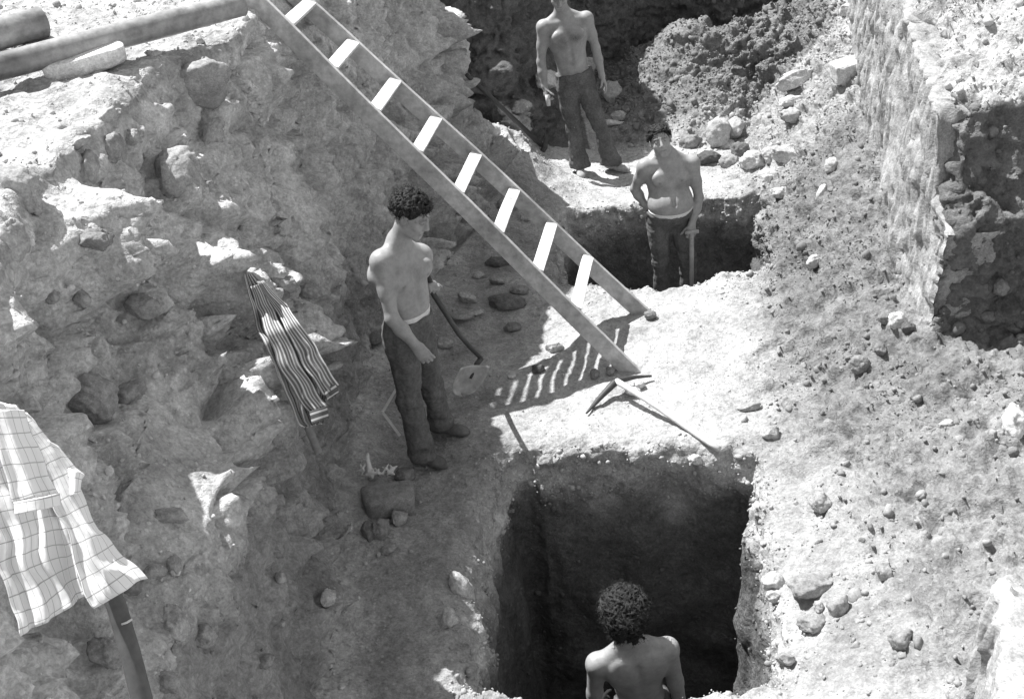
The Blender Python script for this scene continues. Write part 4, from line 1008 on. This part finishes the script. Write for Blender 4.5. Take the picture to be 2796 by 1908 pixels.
# shovel of the standing worker
hL=J1['wrL']+unit([.75,-.55,.1])*.075
tipp,_=G(1050,905); tipp=tipp+[0,0,.03]; topb=PY(1082,826,tipp[1]+.10); 
sh=empty('shovel',tipp,'pointed shovel with thin dark shaft, blade down, held by the worker at the left wall','shovel')
e=PY(1092,812,tipp[1]+.12)
pts=[hL+unit(hL-PY(1000,700,Y1+.12))*.05,hL,PY(982,664,Y1+.14),PY(1010,708,Y1+.15),PY(1040,755,(Y1+tipp[1])/2+.16),PY(1066,786,tipp[1]+.10),e]
pts=[np.array(p) for p in pts]
V,F=tube(pts,[.016,.016,.016,.016,.016,.016,.014],12); mk('handle',V,F,M_HANDLE,sh)
V,F=shovel_blade(tipp,PY(1075,828,tipp[1]+.04),unit(np.array([.93,.28,-.22])),.215,.035); solid(mk('blade',V,F,M_IRON,sh),.003)
V,F=tube([e,e*.5+PY(1072,838,tipp[1]+.05)*.5,PY(1068,858,tipp[1]+.03)],[.019,.018,.008],10); mk('socket',V,F,M_RUST,sh)
# shovel of the stout worker: shaft upright under his left hand
hh3=J3['wrL']+unit([-.10,-.35,-.95])*.085
sv=empty('shovel',(hh3[0],hh3[1],zf),'shovel with pale upright shaft under the hand of the stout worker in the far pit','shovel')
base=np.array([hh3[0]+.0,hh3[1]+.02,zf+.32]); 
V,F=tube([hh3+[0,-.012,.03],hh3*.5+base*.5,base],[.019,.018,.018],14); mk('handle',V,F,M_LH,sv)
V,F=tube([hh3+[-.055,-.012,.03],hh3+[.055,-.012,.03]],[.016,.016],12); mk('grip',V,F,M_LH,sv)
V,F=shovel_blade(base+[0,-.03,-.30],base+[0,0,.0],np.array([1,0,0.]),.22,.03); solid(mk('blade',V,F,M_IRON,sv),.003)
# pickaxe against the wall mound at the back
a,na=G(1068,182); b,nb=G(1226,330); off=.05
pk=empty('pickaxe',b,'pickaxe with long dark handle resting head-down on the shaded bank behind the ladder','pickaxe')
a2=PY(1060,170,a[1]-.04); b2=PY(1228,328,b[1]-.06)
V,F=tube([a2,(a2+b2)/2,b2],[.019,.022,.026],12,wob=.002); mk('handle',V,F,M_HANDLE,pk)
p0=PY(1238,300,b[1]-.04);p2=PY(1214,366,b[1]-.10); mid_=PY(1236,334,b[1]-.08)
V,F=tube([p0,(p0+mid_)/2+[.008,0,0],mid_,(p2+mid_)/2+[.006,0,0],p2],[.008,.022,.032,.022,.006],10); mk('pick_head',V,F,M_RUST,pk)
# folding rule
M_RULE=plain('pale_rule',.6,.6,30,.1,.1,.001)
dr=minrange([(901,879),(885,905),(868,934),(885,960),(907,987)],.05)
A1,A2,A3=at(901,879,dr),at(868,934,dr),at(907,987,dr)
fr=empty('folding_rule',A3,'pale folding rule bent into an angle behind the legs of the curly-haired worker','folding rule')
for p,q in((A1,A2),(A2,A3)):
    ax=unit(q-p); ar=unit(np.cross(ax,[.2,-1,.4])); an=np.cross(ax,ar)
    V,F=box((p+q)/2,ax,ar,an,np.linalg.norm(q-p)/2+.004,.0085,.003,2,.001); mk('rule_leaf',V,F,M_RULE,fr,smooth=False)
V,F=tube([A2-np.array([0,.006,0]),A2+np.array([0,.006,0])],[.010,.010],10); mk('hinge',V,F,M_RULE,fr)
# crumpled white rag
M_RAG=plain('white_rag',.62,.85,60,.12,.3,.003)
c,_=G(855,1078); c=c+unit(CAM-c)*.07; Fd=Field(c-.3,c+.4,.006); rr=random.Random(3)
for i in range(34):
    t=rr.uniform(-.09,.11); a=c+EX*t+EU*rr.uniform(-.01,.03)+np.array([0,0,.015]); b=a+EX*rr.uniform(-.04,.04)+EU*rr.uniform(-.02,.035)-ED*rr.uniform(-.02,.02)
    Fd.cap(a,b,rr.uniform(.004,.009),rr.uniform(.003,.007),k=.004)
Fd.cap(c-EX*.03,c-EX*.055+EU*.10,.017,.013,k=.01); Fd.cap(c-EX*.055+EU*.10,c-EX*.052+EU*.125,.013,.009,k=.004)
V,F=Fd.mesh(); tag(mk('rag',V,F,M_RAG),'crumpled white rag on the stones beside the shoes of the worker at the left wall','rag')
# white cup in the hand of the worker at the back
hp2=J2['wrR']+unit(B(1240,222,-.1)-J2['wrR'])*.085
V,F=tube([hp2+np.array([.012,-.02,.02]),hp2+np.array([.014,-.025,-.03]),hp2+np.array([.016,-.03,-.085])],[.022,.022,.018],14); tag(mk('rag',V,F,M_RAG),'small white bundle held in the hand of the worker at the back','bundle')
# ------------------------------------------------------------------ SHIRTS
def attr_mat(name,fn,rough=.85):
    m,nt,b=nodes(name); L=nt.links.new
    au=N(nt,'ShaderNodeAttribute');au.attribute_name='cu'; av=N(nt,'ShaderNodeAttribute');av.attribute_name='cv'
    col=fn(nt,au.outputs['Fac'],av.outputs['Fac']); L(col,b.inputs['Base Color']); b.inputs['Roughness'].default_value=rough; b.inputs['Specular IOR Level'].default_value=.1
    tc=N(nt,'ShaderNodeTexCoord'); n=N(nt,'ShaderNodeTexNoise',Scale=45.0,Detail=5.0); L(tc.outputs['Object'],n.inputs['Vector'])
    bp=N(nt,'ShaderNodeBump',Strength=.25,Distance=.006); L(n.outputs[0],bp.inputs['Height']); L(bp.outputs[0],b.inputs['Normal'])
    return m
def saw(nt,x,period): return math_(nt,'ABSOLUTE',math_(nt,'SUBTRACT',math_(nt,'FRACT',math_(nt,'DIVIDE',x,period),0),.5),0)
def stripes(nt,u,v):
    s=saw(nt,u,.046); r=ramp(nt,s,[(.12,.58),(.27,.17)]); return r
def cuffs(nt,u,v):
    s=saw(nt,v,.030); return ramp(nt,s,[(.14,.50),(.20,.10)])
def checks(nt,u,v):
    a=ramp(nt,saw(nt,u,.047),[(.02,.5),(.045,1)]); b=ramp(nt,saw(nt,v,.047),[(.02,.5),(.045,1)])
    return mixc(nt,1.0,mixc(nt,1.0,a,b,'DARKEN'),.82,'MULTIPLY')
M_STR=attr_mat('striped_cotton',stripes); M_CUF=attr_mat('striped_cuff',cuffs); M_CHK=attr_mat('checked_cotton',checks)
def panel(name,Lp,Rp,dist,mat,parent,nu=40,nv=50,folds=(),bulge=0.0,wid=None,thick=.003,seed=0,u0=0,v0=0,uscale=1,noise=.006):
    """cloth between two edge curves; dist(v) = distance from the eye at which it hangs; folds=(count, amplitude, phase)"""
    V=[];cu=[];cv=[]
    for j in range(nv+1):
        v=j/nv; l=curve(Lp,v);r_=curve(Rp,v); D=dist(v)
        for i in range(nu+1):
            u=i/nu; p=l*(1-u)+r_*u; rr=unit(ray(p[0]*S,p[1]*S)); off=bulge*(4*u*(1-u))
            for (c,a,ph) in folds: off+=a*(.25+.75*min(v*1.6,1))*math.sin(2*math.pi*(c*u)+ph+1.2*v)
            V.append(CAM+rr*(D-off)); 
            w=wid if wid else np.linalg.norm(r_-l)*S/FPX*D
            cu.append(u0+u*(w if not wid else wid)*uscale); cv.append(v0+v*np.linalg.norm(curve(Lp,1)-curve(Lp,0))*S/FPX*D)
    V=np.array(V); V+=noise*np.stack([vnoise(V,14,seed),vnoise(V,14,seed+1),vnoise(V,14,seed+2)],1)
    i=np.arange((nv+1)*(nu+1)).reshape(nv+1,nu+1)
    F=np.stack([i[:-1,:-1].ravel(),i[:-1,1:].ravel(),i[1:,1:].ravel(),i[1:,:-1].ravel()],1)
    o=mk(name,V,F,mat,parent,attr={'cu':cu,'cv':cv}); return solid(o,thick)
# striped shirt on a tool handle
SL_=[(556,626),(566,672),(582,735),(604,795),(630,850),(655,905),(676,958),(690,968)]; SR_=[(571,621),(600,655),(640,700),(685,755),(730,820),(760,880),(765,910),(745,958)]
def _row(v):
    pl=np.array(SL_[int(round(v*7))],float); pr=np.array(SR_[int(round(v*7))],float)
    return min(np.linalg.norm(G(*(pl*(1-u)+pr*u))[0]-CAM) for u in np.linspace(0,1,6))
_rw=[_row(v) for v in np.linspace(0,1,8)]; _rw=[min(_rw[max(0,i-1):i+2])-.05 for i in range(8)]
def dS(v): return float(np.interp(v,np.linspace(0,1,8),_rw))
tl=empty('tool_handle',at(690,980,dS(1)),'worn wooden tool shaft leaning on the left bank under the striped shirt','tool')
V,F=tube([at(563,628,dS(0)+.03),at(640,830,dS(.5)+.09),at(724,1028,dS(1)+.05)],[.016,.019,.021],12,wob=.003); mk('handle',V,F,plain('tool_wood',.2,.7,40,.2,.2,.002),tl)
st=empty('striped_shirt',at(566,625,dS(0)),'striped long-sleeved shirt hanging by its collar from a tool shaft on the left bank','shirt')
panel('shirt_body',[(556,626),(566,672),(582,735),(604,795),(630,850),(655,905),(676,958),(690,968)],[(573,621),(606,655),(645,705),(682,765),(712,820),(735,870),(740,925),(735,958)],dS,M_STR,st,60,60,((4,.020,0),(9,.008,1)),wid=.60,seed=3,noise=.009)
panel('sleeve',[(585,640),(622,695),(655,755),(690,830),(730,895)],[(600,638),(650,690),(700,760),(742,825),(768,872)],lambda v:dS(.12+.73*v)-.035,M_STR,st,30,40,((2,.010,.5),),bulge=.022,wid=.26,seed=5,noise=.009)
panel('sleeve',[(568,650),(600,740),(640,840),(676,905),(700,935)],[(592,645),(640,735),(684,825),(720,890),(742,925)],lambda v:dS(.15+.8*v)-.025,M_STR,st,30,40,((2,.010,2),),bulge=.024,wid=.28,seed=7,noise=.009)
panel('cuff',[(734,888),(742,908)],[(762,866),(769,889)],lambda v:dS(.86)-.045,M_CUF,st,14,12,(),bulge=.02,wid=.1,seed=9,noise=.002)
panel('cuff',[(702,932),(708,962)],[(741,920),(746,948)],lambda v:dS(.96)-.045,M_CUF,st,14,12,(),bulge=.02,wid=.1,seed=10,noise=.002)
# checked shirt on a pole
DC=min(3.25,minrange([(60,960),(120,1080),(200,1260),(120,1400),(60,1200),(250,1300)],.12)); print('checked dist',DC)
po=empty('wooden_pole',at(335,1600,DC+.02),'round wooden pole rising from the lower left, carrying the checked shirt','pole')
V,F=tube([at(338,1680,DC+.10),at(322,1586,DC+.07),at(295,1480,DC+.06),at(262,1372,DC+.05),at(130,1120,DC+.06),at(20,925,DC+.05)],[.030,.029,.027,.026,.024,.022],16,wob=.003); mk('shaft',V,F,plain('brown_pole_wood',.10,.7,30,.2,.2,.002),po)
V,F=tube([at(276,1415,DC+.027),at(288,1411,DC+.02),at(299,1404,DC+.03)],.003,6); mk('wire',V,F,M_RULE,po)
ck=empty('checked_shirt',at(20,920,DC),'white short-sleeved shirt with thin dark checks hanging on a pole at lower left','shirt')
dC=lambda v:DC
panel('shirt_back',[(-90,900),(-75,1060),(-30,1200),(5,1330),(45,1436)],[(60,930),(110,1060),(150,1180),(180,1290),(197,1350)],lambda v:DC+.05,M_CHK,ck,60,70,((3,.011,0),(7,.003,2)),wid=.50,seed=21,noise=.012)
panel('shirt_front',[(10,912),(60,1010),(110,1110),(150,1210),(190,1340),(208,1368),(215,1372)],[(35,912),(85,965),(135,1030),(168,1085),(225,1195),(285,1262),(333,1309)],lambda v:DC-.02*v,M_CHK,ck,50,70,((1.2,.016,2.6),(4,.002,1)),wid=.33,u0=.02,seed=25,noise=.008)
panel('sleeve',[(-35,930),(-5,1010),(15,1080),(33,1140)],[(55,930),(85,1010),(110,1080),(130,1120)],lambda v:DC-.055,M_CHK,ck,40,40,((2,.010,1),),bulge=.03,wid=.26,seed=29)
panel('cuff',[(31,1136),(34,1166)],[(133,1116),(138,1144)],lambda v:DC-.075,M_CHK,ck,20,8,(),bulge=.035,wid=.26,v0=.3,seed=31,noise=.003)
panel('sleeve',[(95,985),(135,1060),(160,1120)],[(130,1010),(170,1060),(192,1075)],lambda v:DC+.03,M_CHK,ck,20,24,(),bulge=.03,wid=.16,seed=33)
panel('cuff',[(158,1060),(156,1124)],[(190,1072),(183,1116)],lambda v:DC+.00,M_CHK,ck,12,12,(),bulge=.03,wid=.1,seed=35)
# ------------------------------------------------------------------ EARTH BAULK with its weathered upright face
def baulk(pts,thick,label,dense=.022,seed=0,tone=.33):
    """pts: list of (x,y,z0,z1) along the foot of the face; the skin has tool grooves, holes and a crumbling edge"""
    P=np.array(pts,float); t=(P[:,1]-P[0,1])/(P[-1,1]-P[0,1]); L=np.linalg.norm(P[-1,:2]-P[0,:2]); nu=int(L/dense); nv=int((P[:,3]-P[:,2]).max()/dense)
    V=[];Fc=[]
    for i in range(nu+1):
        a=i/nu; q=np.array([np.interp(a,t,P[:,k]) for k in range(4)])
        for j in range(nv+1):
            b=j/nv; V.append((q[0]+.07*b,q[1],q[2]+(q[3]-q[2])*b))
    V=np.array(V); nrm=np.array([-.95,-.2,.2]); CB=facets(V,9.0,seed+60,1.1)[0]+facets(V,3.5,seed+70,1.1)[0]*.6; 
    Q=V*np.array([1,6,.33]); w=fbm(V,1.4,3,seed+1)*.06+fbm(Q,2.6,6,seed+1,gain=.7)*.07+fbm(V*np.array([1,20,.6]),2.4,3,seed+3)*.03
    h=worley(V*np.array([1,2.2,.6]),3.2,seed+4); w-=np.clip(.17-h,0,1)*.5
    w+=fbm(V,9,4,seed+9)*.03+CB*.07
    V=V+nrm*w[:,None]
    # roll the top edge inwards and give it a body
    i=np.arange((nu+1)*(nv+1)).reshape(nu+1,nv+1); F=[tuple(f) for f in np.stack([i[:-1,:-1].ravel(),i[1:,:-1].ravel(),i[1:,1:].ravel(),i[:-1,1:].ravel()],1)]
    base=len(V); top=V[i[:,-1]]; rows=[i[:,-1]]; ext=[]
    for k in range(1,9):
        r_=top+np.array([thick*k/8,.0,-.012*k*k/8]); r_=r_+.02*np.stack([vnoise(r_,8,seed+k),vnoise(r_,8,seed+k+1),fbm(r_,6,3,seed)*2],1); ext.append(r_); rows.append(base+np.arange(nu+1)+(k-1)*(nu+1))
    V=np.concatenate([V]+ext)
    for k in range(8):
        for m in range(nu): F.append((rows[k][m],rows[k][m+1],rows[k+1][m+1],rows[k+1][m]))
    # near end cap
    nb=len(V); near=V[i[0,:]]; capv=[]; cr=[i[0,:]]
    for k in range(1,6):
        c_=near+np.array([thick*k/5,.02*k/5,0]); capv.append(c_+np.stack([fbm(c_,4,5,seed+5,gain=.65)*.10,fbm(c_,4,5,seed+6,gain=.65)*.12-.02,fbm(c_,6,3,seed+7)*.03],1)); cr.append(nb+np.arange(nv+1)+(k-1)*(nv+1))
    V=np.concatenate([V]+capv)
    for k in range(5):
        for m in range(nv): F.append((cr[k][m],cr[k+1][m],cr[k+1][m+1],cr[k][m+1]))
    tn=np.full(len(V),tone)*(1+.25*fbm(V*np.array([1,6,.6]),4,3,seed+2))
    o=mk('earth_baulk',V,F,M_BAULK,attr={'tone':tn}); tag(o,label,'earth baulk'); return o
M_BAULK=soil('weathered_upright_earth',attr=True,scale=1.6,bump=.6,contrast=1.1)
baulk([(2.50,5.93,.32,1.10),(2.53,6.2,.35,1.22),(2.545,6.3,.36,1.72),(2.60,6.8,.45,1.80),(2.82,7.9,.7,1.98),(3.08,9.0,.85,2.02),(3.32,10.0,.95,2.08),(3.5,10.8,1.0,2.1)],.30,'tall weathered earth baulk with a striated upright face on the right slope',seed=3)
baulk([(1.40,2.2,.3,1.22),(1.48,2.7,.35,.98),(1.74,3.3,.30,.95),(1.78,3.36,.30,.85)],.30,'low sunlit earth baulk at the lower right corner of the photo',seed=13,tone=.34)
print('props',time.time()-T0)
# ------------------------------------------------------------------ camera, sun, sky
cam=bpy.data.cameras.new('camera'); co=bpy.data.objects.new('camera',cam); COL.objects.link(co); SC.camera=co
cam.sensor_width=36; cam.lens=FPX*36/1024; cam.clip_end=400; cam.clip_start=.05
right=np.array([1,0,0.]); fw=np.array([0,math.cos(TH),-math.sin(TH)]); up=np.array([0,math.sin(TH),math.cos(TH)])
# content appears turned counter-clockwise -> camera turned clockwise
r2=right*math.cos(RO)-up*math.sin(RO)*-1*-1; u2=right*math.sin(RO)+up*math.cos(RO)
Mx=Matrix(((r2[0],u2[0],-fw[0],0),(r2[1],u2[1],-fw[1],0),(r2[2],u2[2],-fw[2],HC),(0,0,0,1))); co.matrix_world=Mx
LD=unit([.465,-.385,-1.0])
sun=bpy.data.lights.new('sun','SUN'); sun.energy=4.7; sun.angle=math.radians(.53); sun.color=(1,.985,.96)
so=bpy.data.objects.new('sun',sun); COL.objects.link(so); so.rotation_euler=Vector(LD).to_track_quat('-Z','Y').to_euler(); so.location=(-6,8,12)
w=bpy.data.worlds.new('World'); SC.world=w; w.use_nodes=True; nt=w.node_tree; bg=nt.nodes['Background']
sky=nt.nodes.new('ShaderNodeTexSky'); sky.sky_type='NISHITA'; sky.sun_disc=False
sky.sun_elevation=math.asin(-LD[2]); sky.sun_rotation=math.atan2(-LD[0],-LD[1])
hs=nt.nodes.new('ShaderNodeHueSaturation'); hs.inputs['Saturation'].default_value=0.0   # black-and-white film
nt.links.new(sky.outputs[0],hs.inputs['Color']); nt.links.new(hs.outputs[0],bg.inputs['Color']); bg.inputs['Strength'].default_value=.09
sun.color=(1,1,1)
vs=SC.view_settings; vs.view_transform='Standard'; vs.look='None'; vs.gamma=1; vs.exposure=1.0; vs.use_curve_mapping=False
SC.render.engine='CYCLES'; SC.cycles.max_bounces=5; SC.cycles.diffuse_bounces=3
print('done',time.time()-T0)
